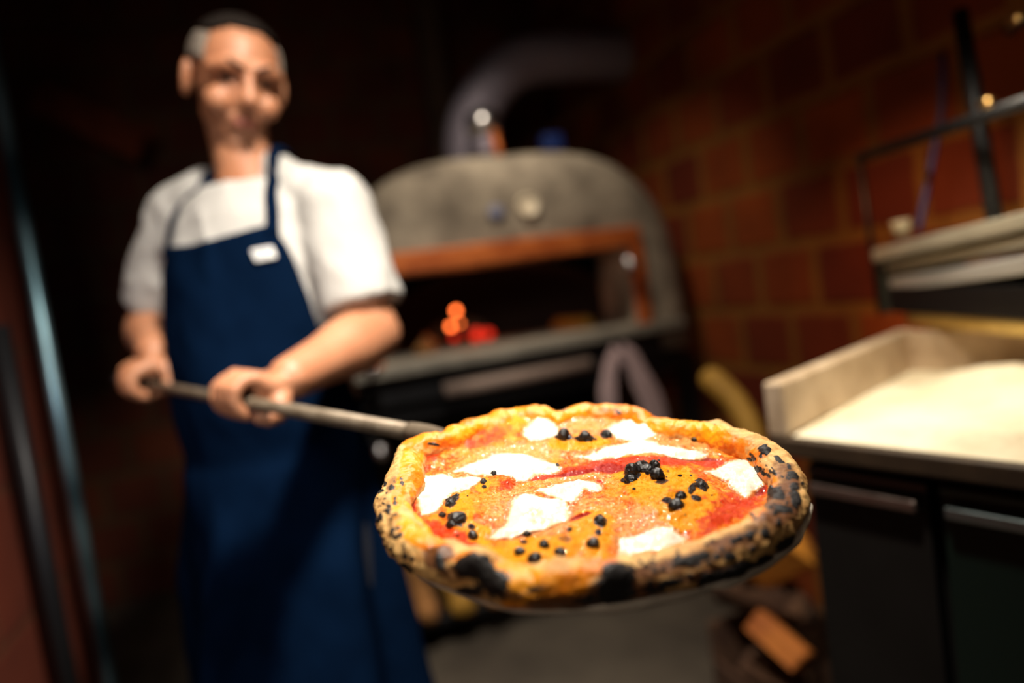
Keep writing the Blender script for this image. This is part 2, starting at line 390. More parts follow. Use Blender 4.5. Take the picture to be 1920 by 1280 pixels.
# chimney collar, flue
gx, gz = front(905, 236, 2.4)
lathe('chimney_cap', [(0, 0), (.06, 0), (.062, .04), (.05, .075), (.025, .09), (0, .092)], M['steel'], oven, Matrix.Translation((gx-OX, .25, gz-.03)))
lathe('chimney_collar', [(0, 0), (.05, 0), (.045, .06), (.04, .12), (0, .12)], M['duct'], oven, Matrix.Translation((gx-OX, .25, gz-.13)))
ax, az = front(938, 290, 2.35); bx, bz = front(925, 245, 2.35)
tube('copper_pipe', [(ax-OX, .2, az-.05), (bx-OX, .2, bz)], .014, M['copper'], oven)
gx, gz = front(1035, 257, 2.4)
bm = bmesh.new(); box(bm, (gx-OX-.045, .22, gz-.06), (gx-OX+.035, .28, gz+.01), .012); bp_ = from_bm('blue_valve_box', bm, M['blue'], oven, False); bp_['label'] = 'blue box on the dome'
# flue duct (its own thing)
fpts = [front(878, 262, 2.6), front(905, 185, 2.6), front(965, 125, 2.6), front(1050, 108, 2.6), front(1205, 108, 2.6)]
fr0 = room(0, 2.6, 0)
flue = empty('flue_duct', room(fpts[0][0], 2.6, fpts[0][1]), YAW, 'grey metal flue duct bending right above the oven dome', 'duct')
loc = [(x-fpts[0][0], 0, z-fpts[0][1]) for x, z in fpts]
loc = [(loc[0][0], 0, loc[0][2]-.25)] + loc
tube('duct', loc, .095, M['duct'], flue, 28)
for i in (2, 4):
    p0 = Vector(loc[i]); p1 = Vector(loc[i+1]); t = (p1-p0).normalized()
    tube('duct_seam', [p0-t*.008, p0+t*.008], .100, M['duct'], flue, 28)
# stand
stand = empty('oven_stand', room(OX, OY, 0), YAW, 'black steel stand carrying the pizza oven', 'stand')
boxobj('top_frame', (-.62, .02, .80), (.62, 1.1, .853), M['black_steel'], stand)
boxobj('lower_shelf', (-.6, .06, .10), (.6, 1.05, .13), M['black_steel'], stand)
for sx in (-1, 1):
    for yy in (.06, 1.04):
        boxobj('leg', (sx*.60-.03, yy-.03, 0), (sx*.60+.03, yy+.03, .80), M['black_steel'], stand)
boxobj('back_panel', (-.57, 1.0, .13), (.57, 1.015, .80), M['black_steel'], stand)
r0 = front(850, 748, 2.05); r1 = front(1090, 700, 2.05)
rail = tube('front_rail', [(r0[0]-OX-.02, -.09, .895), (r1[0]-OX+.04, -.09, .895)], .022, mat('dusty_rail', (.30, .22, .18), .7, .3, var=.3), oven)
for xx in (r0[0]-OX+.05, r1[0]-OX-.03):
    tube('rail_bracket', [(xx, -.09, .895), (xx, .03, .895)], .010, M['black_steel'], oven)
for q, lab in (((697, 692), 'small shiny steel knob by the man’s elbow, left under the oven shelf'), ((712, 845), 'small shiny steel knob on the dark stand behind the peel handle')):
    p = on_plane(*q, (-SN, CS, 0), 2.02); mx = Matrix.Translation(p) @ Matrix.Rotation(YAW, 4, 'Z') @ Matrix.Rotation(PI/2, 4, 'X')
    k_ = lathe('steel_knob', [(0, -.12), (.008, -.12), (.008, 0), (.02, .004), (.024, .014), (.016, .026), (0, .03)], M['steel'], None, mx)
    tag(k_, lab.replace('’', "'"), 'knob', 'steel knobs on the oven stand')

# fire
fx, fz = front(850, 600, 2.5)
def lump(bm, c, r, sq=.8, seed=0):
    r0 = bmesh.ops.create_icosphere(bm, subdivisions=3, radius=1); co = np.array([v.co for v in r0['verts']])
    n = fbm(co*1.6+seed*7.1, 3)
    for v, k in zip(r0['verts'], n): v.co = Vector(c) + v.co*(r*(.7+.6*k)) * 1.0
for i, (q, rr, m_) in enumerate((((855, 583), .011, 'ember'), ((845, 612), .010, 'ember'), ((862, 606), .006, 'ember'), ((893, 628), .022, 'ember_dim'), ((915, 626), .018, 'ember_dim'), ((852, 632), .014, 'ember_dim'))):
    p = on_plane(*q, (-SN, CS, 0), 2.5); bm = bmesh.new(); lump(bm, (0, 0, 0), rr, seed=i); o = from_bm('ember', bm, M[m_]); o.location = p
    tag(o, ('bright orange ember in the oven, topmost of the three', 'bright orange ember in the oven, lower left of the three', 'smallest bright ember, between the other two in the oven', 'dull red glowing coal just right of the bright embers', 'dull red glowing coal farthest right in the oven mouth', 'dull red coal directly under the bright embers')[i], 'ember', 'embers glowing in the oven' if m_ == 'ember' else 'dull coals in the oven')
def log(name, a, b, r, m, label=None, group=None, split=True, cat='log', seed=0):
    a, b = Vector(a), Vector(b); t = (b-a).normalized(); u = t.orthogonal().normalized(); v = t.cross(u); n = 22; segs_ = 14
    V, Fc = [], []
    ph = seed*1.7
    for j in range(segs_+1):
        c = a.lerp(b, j/segs_)
        for k in range(n):
            th = 2*PI*k/n; rr = r*(1+.10*math.sin(3*th+ph)+.05*math.sin(7*th+ph*2+j*.2))
            if split: # split face
                x, y = rr*math.cos(th), rr*math.sin(th); x = min(x, r*.35); y = max(y, -r*.55); 
            else: x, y = rr*math.cos(th), rr*math.sin(th)
            V.append(c + u*x + v*y)
    for j in range(segs_):
        for k in range(n):
            i0 = j*n+k; i1 = j*n+(k+1) % n; Fc.append((i0, i1, i1+n, i0+n))
    V.append(a); V.append(b); ia, ib = len(V)-2, len(V)-1
    for k in range(n): Fc.append((ia, (k+1) % n, k)); Fc.append((ib, segs_*n+k, segs_*n+(k+1) % n))
    base = Vector((a.x, a.y, min(a.z, b.z)))
    o = pydata(name, [p-base for p in V], Fc, m, None); o.location = base
    return tag(o, label, cat, group)
a = on_plane(795, 650, (-SN, CS, 0), 2.28)
log('split_log', a, a+room(.06, .22, .01), .035, M['wood'], 'pale split log at the left end of the oven mouth, beside the embers', 'logs inside the oven', seed=2)
a = on_plane(1107, 603, (-SN, CS, 0), 2.30)
log('split_log', a, a+room(-.05, .2, .0), .034, M['ochre'], 'ochre split log at the right side of the oven mouth', 'logs inside the oven', seed=3)
pl = bpy.data.lights.new('fire_light', 'POINT'); pl.energy = .55; pl.color = (1, .22, .05); pl.shadow_soft_size = .04
po = bpy.data.objects.new('fire_light', pl); COL.objects.link(po); po.location = on_plane(880, 590, (-SN, CS, 0), 2.55)

# firewood on the floor at the left under the oven
for i, (q, rr, m_, lab) in enumerate((((765, 1168), .034, 'ochre', 'round log end under the oven, nearest to the apron'), ((806, 1150), .032, 'towel', 'grey log end under the oven, second from the apron'),
        ((872, 1150), .04, 'ochre', 'ochre log end under the oven, third from the apron'), ((940, 1152), .04, 'wood', 'brown log end under the oven, farthest from the apron'))):
    p = on_plane(*q, (-SN, CS, 0), 2.16); p.z = max(p.z, .131+rr)
    log('firewood_log', p, p+room(.02, .42, 0), rr, M['wood' if m_ == 'towel' else m_], lab, 'firewood on the oven stand shelf', split=False, seed=i)
# towel
tx, tz = front(1160, 655, 2.0)
bm = bmesh.new()
def strip(bm, pts, wid, th=.012, nrm=(0, -1, 0)):
    pts = spline(pts, 8); n = len(pts); rows = []
    for i, p in enumerate(pts):
        t = (pts[min(i+1, n-1)]-pts[max(i-1, 0)]).normalized(); s = t.cross(Vector(nrm)).normalized()
        wv = wid(i/(n-1)) if callable(wid) else wid; row = []
        for k in range(9):
            x = k/8*2-1; row.append(bm.verts.new(p + s*(x*wv) + Vector(nrm)*(th*(1-x*x) + .006*math.sin(x*7+i*.35))))
        rows.append(row)
    for A_, B_ in zip(rows, rows[1:]):
        for k in range(8): bm.faces.new((A_[k], A_[k+1], B_[k+1], B_[k]))
strip(bm, [(.0, 0, 0), (-.028, -.005, -.03), (-.052, -.008, -.10), (-.066, -.004, -.20), (-.072, 0, -.34)], lambda t: .022+.012*t)
strip(bm, [(.0, -.004, .002), (.03, -.008, -.03), (.062, -.01, -.10), (.088, -.006, -.18), (.112, 0, -.30)], lambda t: .026+.020*t)
tw = from_bm('towel', bm, M['towel']); md = tw.modifiers.new('t', 'SOLIDIFY'); md.thickness = .01
tw.matrix_world = Matrix.Translation(room(tx, 2.0, tz)) @ Matrix.Rotation(YAW, 4, 'Z')
tag(tw, 'grey towel hanging in two folds from a hook under the oven shelf', 'towel')
hk = tube('towel_hook', [room(tx, 2.09, tz+.012), room(tx, 2.0, tz+.0), room(tx, 1.985, tz+.02)], .006, M['black_steel'])
tag(hk, 'small black hook holding the grey towel', 'hook')

# ================================================================== COUNTER ON THE RIGHT
ZC = .90
CA = on_z(1440, 818, ZC); CB = on_z(1690, 690, ZC); CD = on_z(1920, 876, ZC)
fdir = (CD-CA).normalized(); CD = CA + fdir*.95; _rb = -SN*CB.x+CS*CB.y; CE = room(1.40, _rb-1.15, ZC)
counter = empty('prep_counter', (CA.x, CA.y, 0), 0, 'dark refrigerated prep counter with beige marble worktop, right of the pizza', 'counter')
cin = Matrix.Translation((-CA.x, -CA.y, 0))
def prism(name, poly, z0, z1, m, parent, bev=.0, mxp=cin):
    bm = bmesh.new(); lo = [bm.verts.new(mxp @ Vector((p.x, p.y, z0))) for p in poly]; hi = [bm.verts.new(mxp @ Vector((p.x, p.y, z1))) for p in poly]
    bm.faces.new(lo[::-1]); bm.faces.new(hi); n = len(poly)
    for i in range(n): bm.faces.new((lo[i], lo[(i+1) % n], hi[(i+1) % n], hi[i]))
    if bev: bmesh.ops.bevel(bm, geom=list(bm.edges), offset=bev, segments=3, profile=.5, affect='EDGES')
    return from_bm(name, bm, m, parent, False)
poly = [CA, CD, CE, CB]
prism('worktop', poly, ZC-.028, ZC, M['slab_edge'], counter, .004)
upd = (CB-CA).normalized(); upn = Vector((upd.y, -upd.x, 0))
if upn.dot(CD-CA) < 0: upn = -upn
prism('end_upstand', [CA, CB, CB+upn*.03, CA+upn*.03], ZC, ZC+.082, M['marble'], counter, .005)
bdir = (CE-CB).normalized(); bn = Vector((bdir.y, -bdir.x, 0))
if bn.dot(CA-CB) < 0: bn = -bn
prism('rear_upstand', [CB+bdir*.005, CE, CE+bn*.03, CB+bn*.03+bdir*.005], ZC, ZC+.080, M['marble'], counter, .004)
ins = .025; nin = Vector((-fdir.y, fdir.x, 0))
if nin.dot(CB-CA) < 0: nin = -nin
CA1 = CA+fdir*.03+nin*.03; CD1 = CD+nin*.03
prism('cabinet_body', [CA1+nin*.022, CD1+nin*.022, CE, CB+fdir*.03], .08, ZC-.029, M['cabinet'], counter, .003)
prism('plinth', [CA1+nin*.07, CD1+nin*.07, CE, CB+fdir*.05], 0, .08, M['cabinet'], counter)
# doors: split at the photo's dark gap
g0 = on_plane(1752, 935, tuple(nin), nin.dot(CA1)); gt = (g0-CA1).dot(fdir)
for k, (t0, t1) in enumerate(((.01, gt-.008), (gt+.008, gt+.33))):
    a_, b_ = CA1+fdir*t0, CA1+fdir*t1
    dm = M['cabinet'] if k == 0 else M['teal_glass']
    d = prism('door', [a_, b_, b_+nin*.02, a_+nin*.02], .10, ZC-.045, dm, counter, .002)
    for zz, nm in ((ZC-.075, 'door_handle'),):
        hm = prism(nm, [a_-nin*.018+fdir*.01, b_-nin*.018-fdir*.008, b_-nin*.002-fdir*.008, a_-nin*.002+fdir*.01], zz-.008, zz+.008, mat('handle_%d' % k, (.28, .22, .19) if k == 0 else (.22, .27, .27), .35, .85, rvar=.2, vscale=40), d, .003)
    prism('door_seal', [a_-nin*.003, b_-nin*.003, b_, a_], ZC-.056, ZC-.050, mat('seal_%d' % k, (.14, .12, .11) if k == 0 else (.07, .13, .12), .5, .5), d)
# flour heap over the worktop
bm = bmesh.new(); nx, ny = 90, 70; vs = []
c0, c1, c2, c3 = CA+upn*.032+nin*.01, CD+nin*.012, CE+bn*.035, CB+upn*.032+bn*.035
pts = []
for j in range(ny+1):
    for i in range(nx+1):
        u_, v_ = i/nx, j/ny
        pts.append((c0*(1-u_)+c1*u_)*(1-v_) + (c3*(1-u_)+c2*u_)*v_)
pts = np.array([[p.x, p.y, p.z] for p in pts]); U, Vv = np.meshgrid(np.arange(nx+1)/nx, np.arange(ny+1)/ny); U = U.ravel(); Vv = Vv.ravel()
edge = np.minimum(np.minimum(U*8, (1-U)*8), np.minimum(Vv*12, (1-Vv)*6)); edge = np.clip(edge, 0, 1)
nz = fbm(pts*9+3, 4); hgt = edge*(.004 + .018*smst(nz, .3, .75) + .030*np.exp(-((Vv-.72)/.22)**2)*smst(U, .02, .35) + .006*fbm(pts*40, 3))
pts[:, 2] = ZC+.0005+hgt
Fc = [(j*(nx+1)+i, j*(nx+1)+i+1, (j+1)*(nx+1)+i+1, (j+1)*(nx+1)+i) for j in range(ny) for i in range(nx)]
fl = pydata('flour_layer', pts-np.array([CA.x, CA.y, ZC]), Fc, M['flour']); fl.location = (CA.x, CA.y, ZC)
tag(fl, 'thick white layer of flour covering the marble worktop', 'flour', kind='stuff')

# shelf of board and topping unit above the worktop
A = P(1700, 622, 1.42); B = P(1990, 585, .98)
yb = empty('serving_board', (A.x, A.y, 0), 0, 'dull yellow long board above the floury worktop, under the black unit', 'board')
bmx = Matrix.Translation((-A.x, -A.y, 0)); dd = Vector((B.x-A.x, B.y-A.y, 0)).normalized(); dn = Vector((-dd.y, dd.x, 0))
if dn.x < 0: dn = -dn
zb = (A.z+B.z)/2
prism('board', [A, B, B+dn*.16, A+dn*.16], zb-.014, zb+.012, M['yellow_board'], yb, .006, bmx)
for t in (.1, .75):
    p = A.lerp(B, t)+dn*.12; prism('bracket', [p, p+dd*.02, p+dd*.02+dn*.02, p+dn*.02], ZC+.001, zb-.014, M['black_steel'], yb, 0, bmx)
A = P(1668, 590, 1.44); B = P(1990, 572, .98); zu0 = zb+.013
unit = empty('topping_unit', (A.x, A.y, 0), 0, 'black chilled topping unit with pale grey ribbed lid edge above the worktop', 'cooling unit')
bmx = Matrix.Translation((-A.x, -A.y, 0)); dd = Vector((B.x-A.x, B.y-A.y, 0)).normalized(); dn = Vector((-dd.y, dd.x, 0))
if dn.x < 0: dn = -dn
prism('body', [A, B, B+dn*.18, A+dn*.18], zu0, P(1668, 536, 1.44).z-.001, M['black_steel'], unit, .004, bmx)
def rib(name, q0, q1, hh, off, m):
    a_, b_ = P(*q0, 1.43), P(*q1, .98)
    bm = bmesh.new(); mxl = bmx
    vs = []
    for p in (a_, b_):
        for o_, z_ in ((off, -hh), (off, hh), (.16, hh), (.16, -hh)):
            vs.append(bm.verts.new(mxl @ (p+dn*o_+Vector((0, 0, z_)))))
    for i in range(4): bm.faces.new((vs[i], vs[(i+1) % 4], vs[4+(i+1) % 4], vs[4+i]))
    bm.faces.new(vs[:4]); bm.faces.new(vs[4:][::-1])
    bmesh.ops.bevel(bm, geom=list(bm.edges), offset=min(hh, .006)*.6, segments=3, profile=.5, affect='EDGES')
    return from_bm(name, bm, m, unit, False)
rib('lid_edge', (1648, 478), (1990, 398), .013, -.015, M['white_paint'])
rib('lid_step', (1660, 503), (1990, 437), .010, .0, mat('lid_glass', (.50, .46, .36), .5, .1))
rib('front_rim', (1678, 533), (1990, 487), .014, -.012, mat('rim_metal', (.48, .47, .46), .5, .2))
for zq in ((1656, 500), (1650, 560)): pass
prism('end_panel', [A-dd*.012-dn*.01, A, A+dn*.17, A-dd*.012+dn*.17], zu0, P(1650, 470, 1.44).z, mat('end_panel', (.03, .035, .028), .4), unit, .003, bmx)
# small cup on the lid
p = P(1690, 424, 1.36)
cup = lathe('small_cup', [(0, -.02), (.014, -.02), (.018, .012), (.016, .012), (.013, -.016), (0, -.016)], mat('cup', (.4, .34, .22), .5), None, Matrix.Translation(p))
tag(cup, 'small pale cup on the far corner of the black unit', 'cup')

# rack with rod, brass clips and blue cable
A = P(1612, 296, 1.5); B = P(1990, 168, .98)
rack = empty('wall_rack', (A.x, A.y, 0), 0, 'black metal rack frame with slanting rod on the right brick wall', 'rack')
rmx = Matrix.Translation((-A.x, -A.y, 0))
def rt(n_, pts_, r_, m_=M['black_steel']): return tube(n_, [rmx @ Vector(p) for p in pts_], r_, m_, rack, 12)
rt('rod', [A, B], .011)
C2 = P(1652, 590, 1.5); rt('upright', [A+(A-C2)*.02, C2], .006)
rt('upright', [P(1800, 20, 1.25), P(1868, 430, 1.22)], .014)
rt('cross_bar', [P(1890, 60, 1.15), P(1990, 0, 1.0)], .006)
for q, d_ in (((1849, 194), 1.165), ((1905, 40), 1.13)):
    p = P(*q, d_); t = (B-A).normalized()
    c = tube('brass_clip', [p-t*.013, p+t*.013], .009, M['brass'], None, 12)
    tag(c, 'brass clip on the rack rod' if q[0] < 1900 else 'brass clip at the upper right corner of the photo', 'clip')
cb = tube('hanging_cable', [P(1768, 100, 1.40), P(1765, 210, 1.40), P(1748, 300, 1.40), P(1722, 432, 1.39)], .006, mat('blue_cable', (.01, .02, .12), .5))
tag(cb, 'dark blue cable hanging behind the rack rod', 'cable')

# ---- firewood pile between oven and counter
def lg(q0, q1, d0, d1, r, m_, lab, seed, split=True):
    log('firewood_log', P(*q0, d0), P(*q1, d1), r, M[m_], lab, 'firewood piled between oven and counter', split=split, seed=seed)
br_ = tube('curved_branch', [P(1336, 712, 1.78), P(1378, 752, 1.74), P(1410, 815, 1.70), P(1425, 920, 1.68), P(1432, 1040, 1.67), P(1440, 1180, 1.66)], lambda t: .033-.008*t, M['ochre'], None, 18, 'round')
tag(br_, 'curved ochre branch standing up from the wood pile, between oven and counter', 'branch')
lg((1405, 1070), (1495, 1020), 1.62, 1.52, .058, 'amber', 'orange log just under the right rim of the pizza', 2)
lg((1350, 1090), (1480, 1130), 1.75, 1.6, .05, 'bark', 'dark red log under the orange log', 3, False)
lg((1410, 1170), (1500, 1250), 1.60, 1.50, .045, 'rust', 'lit split log at the foot of the wood pile', 4)
lg((1440, 1120), (1500, 1150), 1.68, 1.55, .040, 'bark', 'dark knotty log in the middle of the wood pile', 6)
lg((1400, 1250), (1500, 1300), 1.68, 1.55, .050, 'bark', 'lowest dark log of the wood pile, at the photo bottom', 7)
crate = empty('log_crate', (P(1450, 1250, 1.62).x, P(1450, 1250, 1.62).y, 0), YAW, 'low dark crate holding the wood pile beside the counter', 'crate')
for a_, b_ in (((-.05, -.16, .02), (.19, .16, .045)), ((-.06, -.17, .0), (-.045, .17, .16)), ((.185, -.17, 0), (.20, .17, .26)), ((-.06, -.17, 0), (.20, -.155, .12)), ((-.06, .155, 0), (.20, .17, .26))):
    boxobj('crate_panel', a_, b_, M['bark'], crate, .003)
# ================================================================== PIZZA
ta, tb = .155, .101
PN = Vector((tb, -ta, 1)).normalized(); PU = (Vector((1, 0, 0)) - PN*PN.x).normalized(); PV = PN.cross(PU)
PC = P(1086, 920, .51)
PM = Matrix(((PU.x, PV.x, PN.x, PC.x), (PU.y, PV.y, PN.y, PC.y), (PU.z, PV.z, PN.z, PC.z), (0, 0, 0, 1)))
PMn = np.array(PM)
def to_world(L): return np.asarray(L) @ PMn[:3, :3].T + PMn[:3, 3]
def lpix(L): return pix(to_world(L))
def pl_xy(px, py, h):                      # photo position -> pizza plane coordinates at height h
    o = on_plane(px, py, PN, PN.dot(PC)+h) - PC; return o.dot(PU), o.dot(PV)
OUT = [(701,954),(714,923),(735,892),(745,847),(762,826),(793,818),(835,806),(859,789),(886,775),(921,768),(972,757),(1017,757),(1044,765),(1065,757),(1092,753),(1117,752),(1169,755),(1203,765),(1237,775),(1272,787),(1313,789),(1347,794),(1375,809),(1423,826),(1457,851),(1495,885),(1514,912),(1514,943),(1503,978),(1490,1008),(1457,1036),(1402,1068),(1354,1086),(1292,1099),(1220,1113),(1169,1122),(1120,1132),(1070,1140),(1012,1142),(950,1137),(908,1125),(850,1106),(793,1084),(759,1067),(731,1040),(712,1005)]
th_, r_ = [], []
for q in OUT:
    t = (q[1]-945)/195.; h = .006 if t > .3 else (.020 if t < -.6 else .012)
    x, y = pl_xy(*q, h); th_.append(math.atan2(y, x)); r_.append(math.hypot(x, y)+(.006 if t < -.6 else 0))
o_ = np.argsort(th_); th_ = np.array(th_)[o_]; r_ = np.array(r_)[o_]
_t = np.concatenate([th_-2*PI, th_, th_+2*PI]); _r = np.tile(r_, 3)
_g = np.linspace(-PI, PI, 1441)[:-1]; _rg = np.interp(_g, _t, _r)
ker = np.exp(-(np.arange(-16, 17)/7.)**2); ker /= ker.sum()
_rg = np.convolve(np.concatenate([_rg[-16:], _rg, _rg[:16]]), ker, 'valid')
def Rad(th): return np.interp(th, np.concatenate([_g, [PI]]), np.concatenate([_rg, _rg[:1]]))

def blobs(px, py, L, soft=.35, wob=0.0, wn=None):
    """strongest of soft ellipses (cx, cy, rx, ry, angle, strength)"""
    r = np.zeros_like(px)
    for b in L:
        cx, cy, rx, ry = b[:4]; an = math.radians(b[4]) if len(b) > 4 else 0; st = b[5] if len(b) > 5 else 1
        dx, dy = px-cx, py-cy; X = (dx*math.cos(an)+dy*math.sin(an))/rx; Y = (-dx*math.sin(an)+dy*math.cos(an))/ry
        d = np.sqrt(X*X+Y*Y)
        if wn is not None: d = d + wob*(wn-.5)*2
        r = np.maximum(r, st*(1-smst(d, 1-soft, 1+soft)))
    return r
def polysdf(px, py, poly):
    """signed distance, positive inside"""
    poly = np.array(poly, float); d = np.full(px.shape, 1e9); ins = np.zeros(px.shape, bool); n = len(poly)
    for i in range(n):
        a, b = poly[i], poly[(i+1) % n]; e = b-a; wx, wy = px-a[0], py-a[1]
        t = np.clip((wx*e[0]+wy*e[1])/(e@e), 0, 1); d = np.minimum(d, np.hypot(wx-t*e[0], wy-t*e[1]))
        c = ((a[1] > py) != (b[1] > py)) & (px < (b[0]-a[0])*(py-a[1])/(b[1]-a[1]+1e-12)+a[0]); ins ^= c
    return np.where(ins, d, -d)
def closed_spline(poly, n=5):
    p = [Vector((*q, 0)) for q in poly]; m = len(p); out = []
    for i in range(m):
        a, b, c, d = p[i-1], p[i], p[(i+1) % m], p[(i+2) % m]
        for k in range(n):
            t = k/n; v = .5*((2*b)+(c-a)*t+(2*a-5*b+4*c-d)*t*t+(3*b-a-3*c+d)*t**3); out.append((v.x, v.y))
    return out
def set_attr(o, name, arr):
    at = o.data.color_attributes.new(name, 'FLOAT_COLOR', 'POINT')
    a = np.zeros((len(arr), 4), np.float32); a[:, :arr.shape[1]] = arr; a[:, 3] = 1; at.data.foreach_set('color', a.ravel())

YEL = [(800,818,60,22),(870,800,80,30,-20),(960,778,80,24,-5),(1040,782,60,22),(1110,772,90,24),(1200,785,90,24,8),(1290,800,70,18,10),(1335,815,55,22,20),
       (772,860,20,50,15),(748,920,14,45,10,.75),(775,1000,20,45,-45),(820,1035,26,40,-50),(868,1060,30,24,-30),(960,1085,90,30,8),(1050,1100,100,30),(1110,1062,50,26,-25),
       (1000,1130,60,22),(1280,1008,35,12,-20,.8),(1395,940,30,40,30,.9),(1400,870,60,20,35,.6),(1420,960,25,20,0,.7)]
BRN = [(960,1118,30,14,0,.8),(1020,1132,40,12,0,.9),(1110,1122,40,14,0,.9),(905,1108,26,12,0,.7),(880,790,22,12,-20,.55),(955,785,26,9,0,.5),(985,775,22,9,0,.5),(1130,768,20,8,0,.5),(1185,775,20,8,0,.45),(1240,790,24,8,10,.4),(1340,812,22,8,10,.45),(800,835,14,6,0,.5),(760,870,6,10,0,.4),(735,905,10,22,20,.7),(722,945,16,24,0,.5),(740,980,18,26,0,.55),(815,1045,30,24,30),(832,1038,26,18),(850,1075,40,20,20,.7),(1060,1128,80,16,0,.9),(1150,1108,60,26,-10),(1230,1068,70,22,-15,.8),(1300,1050,110,26,-16,.75),
       (1360,1020,90,22,-20,.8),(1420,1000,60,30,-30,.7),(1465,945,38,55,10,.9),(1478,895,26,40,-30,.8),(1450,870,20,22,30,.4),(1010,1100,30,12,0,.5),(895,772,30,9,-25,.6),(1050,765,20,7,0,.5),(1340,1075,90,16,-10,.9),(1200,1105,60,16,-8,.9),(1080,1118,30,12,0,.8)]
BLK = [(893,1066,42,24,12),(925,1092,32,26,30),(880,1108,26,8,8),(1156,1082,36,26,-5),(1150,1112,44,18,-5,.95),(1350,1080,52,13,-12),(1290,1052,30,9,-10),(1318,1043,20,8,-20),(1430,1055,26,12,-30),(1475,1020,22,14,-30,.9),
       (1255,1092,28,9,-10,.9),(1434,844,11,9),(1484,890,9,7),(1455,925,20,12,20),(1492,938,10,16),(1470,955,20,10,10,.85),(1367,1044,11,9),(1345,1043,8,7),(1434,1000,9,9),(1405,1003,10,8),(1489,912,10,8),(1387,1010,8,7),
       (828,805,9,4,-20),(815,833,12,3,10,.8),(888,772,14,4,-20,.8),(825,1055,10,18,-20,.9),(762,1065,16,9,20,.9),(736,995,5,7),(750,1003,6,5),(726,958,5,4),(715,968,4,7),(1050,766,14,4,0,.7),(1000,1105,16,7,0,.7),(1225,1105,22,9,0,.7),(1100,1125,22,8,0,.7),(1465,1040,12,8),(1395,1060,18,9),(1420,880,8,5,40,.8),(1460,862,12,5,40,.8),(1160,772,10,5,30,.6)]
# leopard spots scattered over the rim
for _ in range(80):
    y = random.uniform(895, 1060); x = 700+ (abs(y-955)/105.)**2*45 + random.uniform(2, 45); s = random.uniform(2.2, 5.0)
    BLK.append((x, y, s, s*random.uniform(.6, 1.0), random.uniform(0, 90), random.uniform(.55, .95)))
for _ in range(70):
    t = random.random(); x = 1180+t*320+random.uniform(-20, 20); y = 1085-170*t**2.2+random.uniform(-42, 26); s = random.uniform(3, 8)
    BLK.append((x, y, s, s*random.uniform(.5, 1.0), random.uniform(0, 90), random.uniform(.5, .95)))
for _ in range(26):
    t = random.random(); x = 1400+t*100; y = 845+t*75+random.uniform(-12, 22); s = random.uniform(3, 7)
    BLK.append((x, y, s, s*.6, random.uniform(20, 60), random.uniform(.4, .8)))
for _ in range(18): BLK.append((random.uniform(850, 1420), random.uniform(760, 800), random.uniform(2, 4), 2, 0, random.uniform(.3, .7)))

def interior_h(x, y):
    """height of the topping surface above the pizza's underside"""
    L = np.stack([x, y, np.full_like(x, .0055)], 1); px, py = lpix(L)
    q = np.stack([x*1.0, y*1.0, np.zeros_like(x)], 1)
    h = .0055 + .0055*(fbm(q*55, 3)-.5) + .0042*(fbm(q*170+9, 3)-.5) + .0007*(fbm(q*900, 2)-.5)
    for cx, cy, rx, ry, hh in ((1225,905,70,55,.009),(1285,945,60,38,.007),(1090,832,62,20,.007),(862,965,34,38,.007),(1060,1020,100,38,.006),(1115,985,40,40,.004),(940,905,26,14,.004),(1010,1060,90,30,.004),(900,870,60,20,.002),(1300,985,60,25,.003),(985,790,60,14,.004),(1200,900,35,26,.004)):
        h = h + hh*np.exp(-(((px-cx)/rx)**2+((py-cy)/ry)**2)*1.1)
    rr = np.hypot(x, y)/Rad(np.arctan2(y, x)); h = h + .0055*smst(rr, .68, .90)*(.6+.4*smst(y, -.02, .1))
    return h, px, py

pizza = bpy.data.objects.new('pizza', None); COL.objects.link(pizza); pizza.matrix_world = PM; pizza.empty_display_size = .05
tag(pizza, 'large charred round pizza with melted mozzarella on the peel, sharp in the foreground', 'pizza')

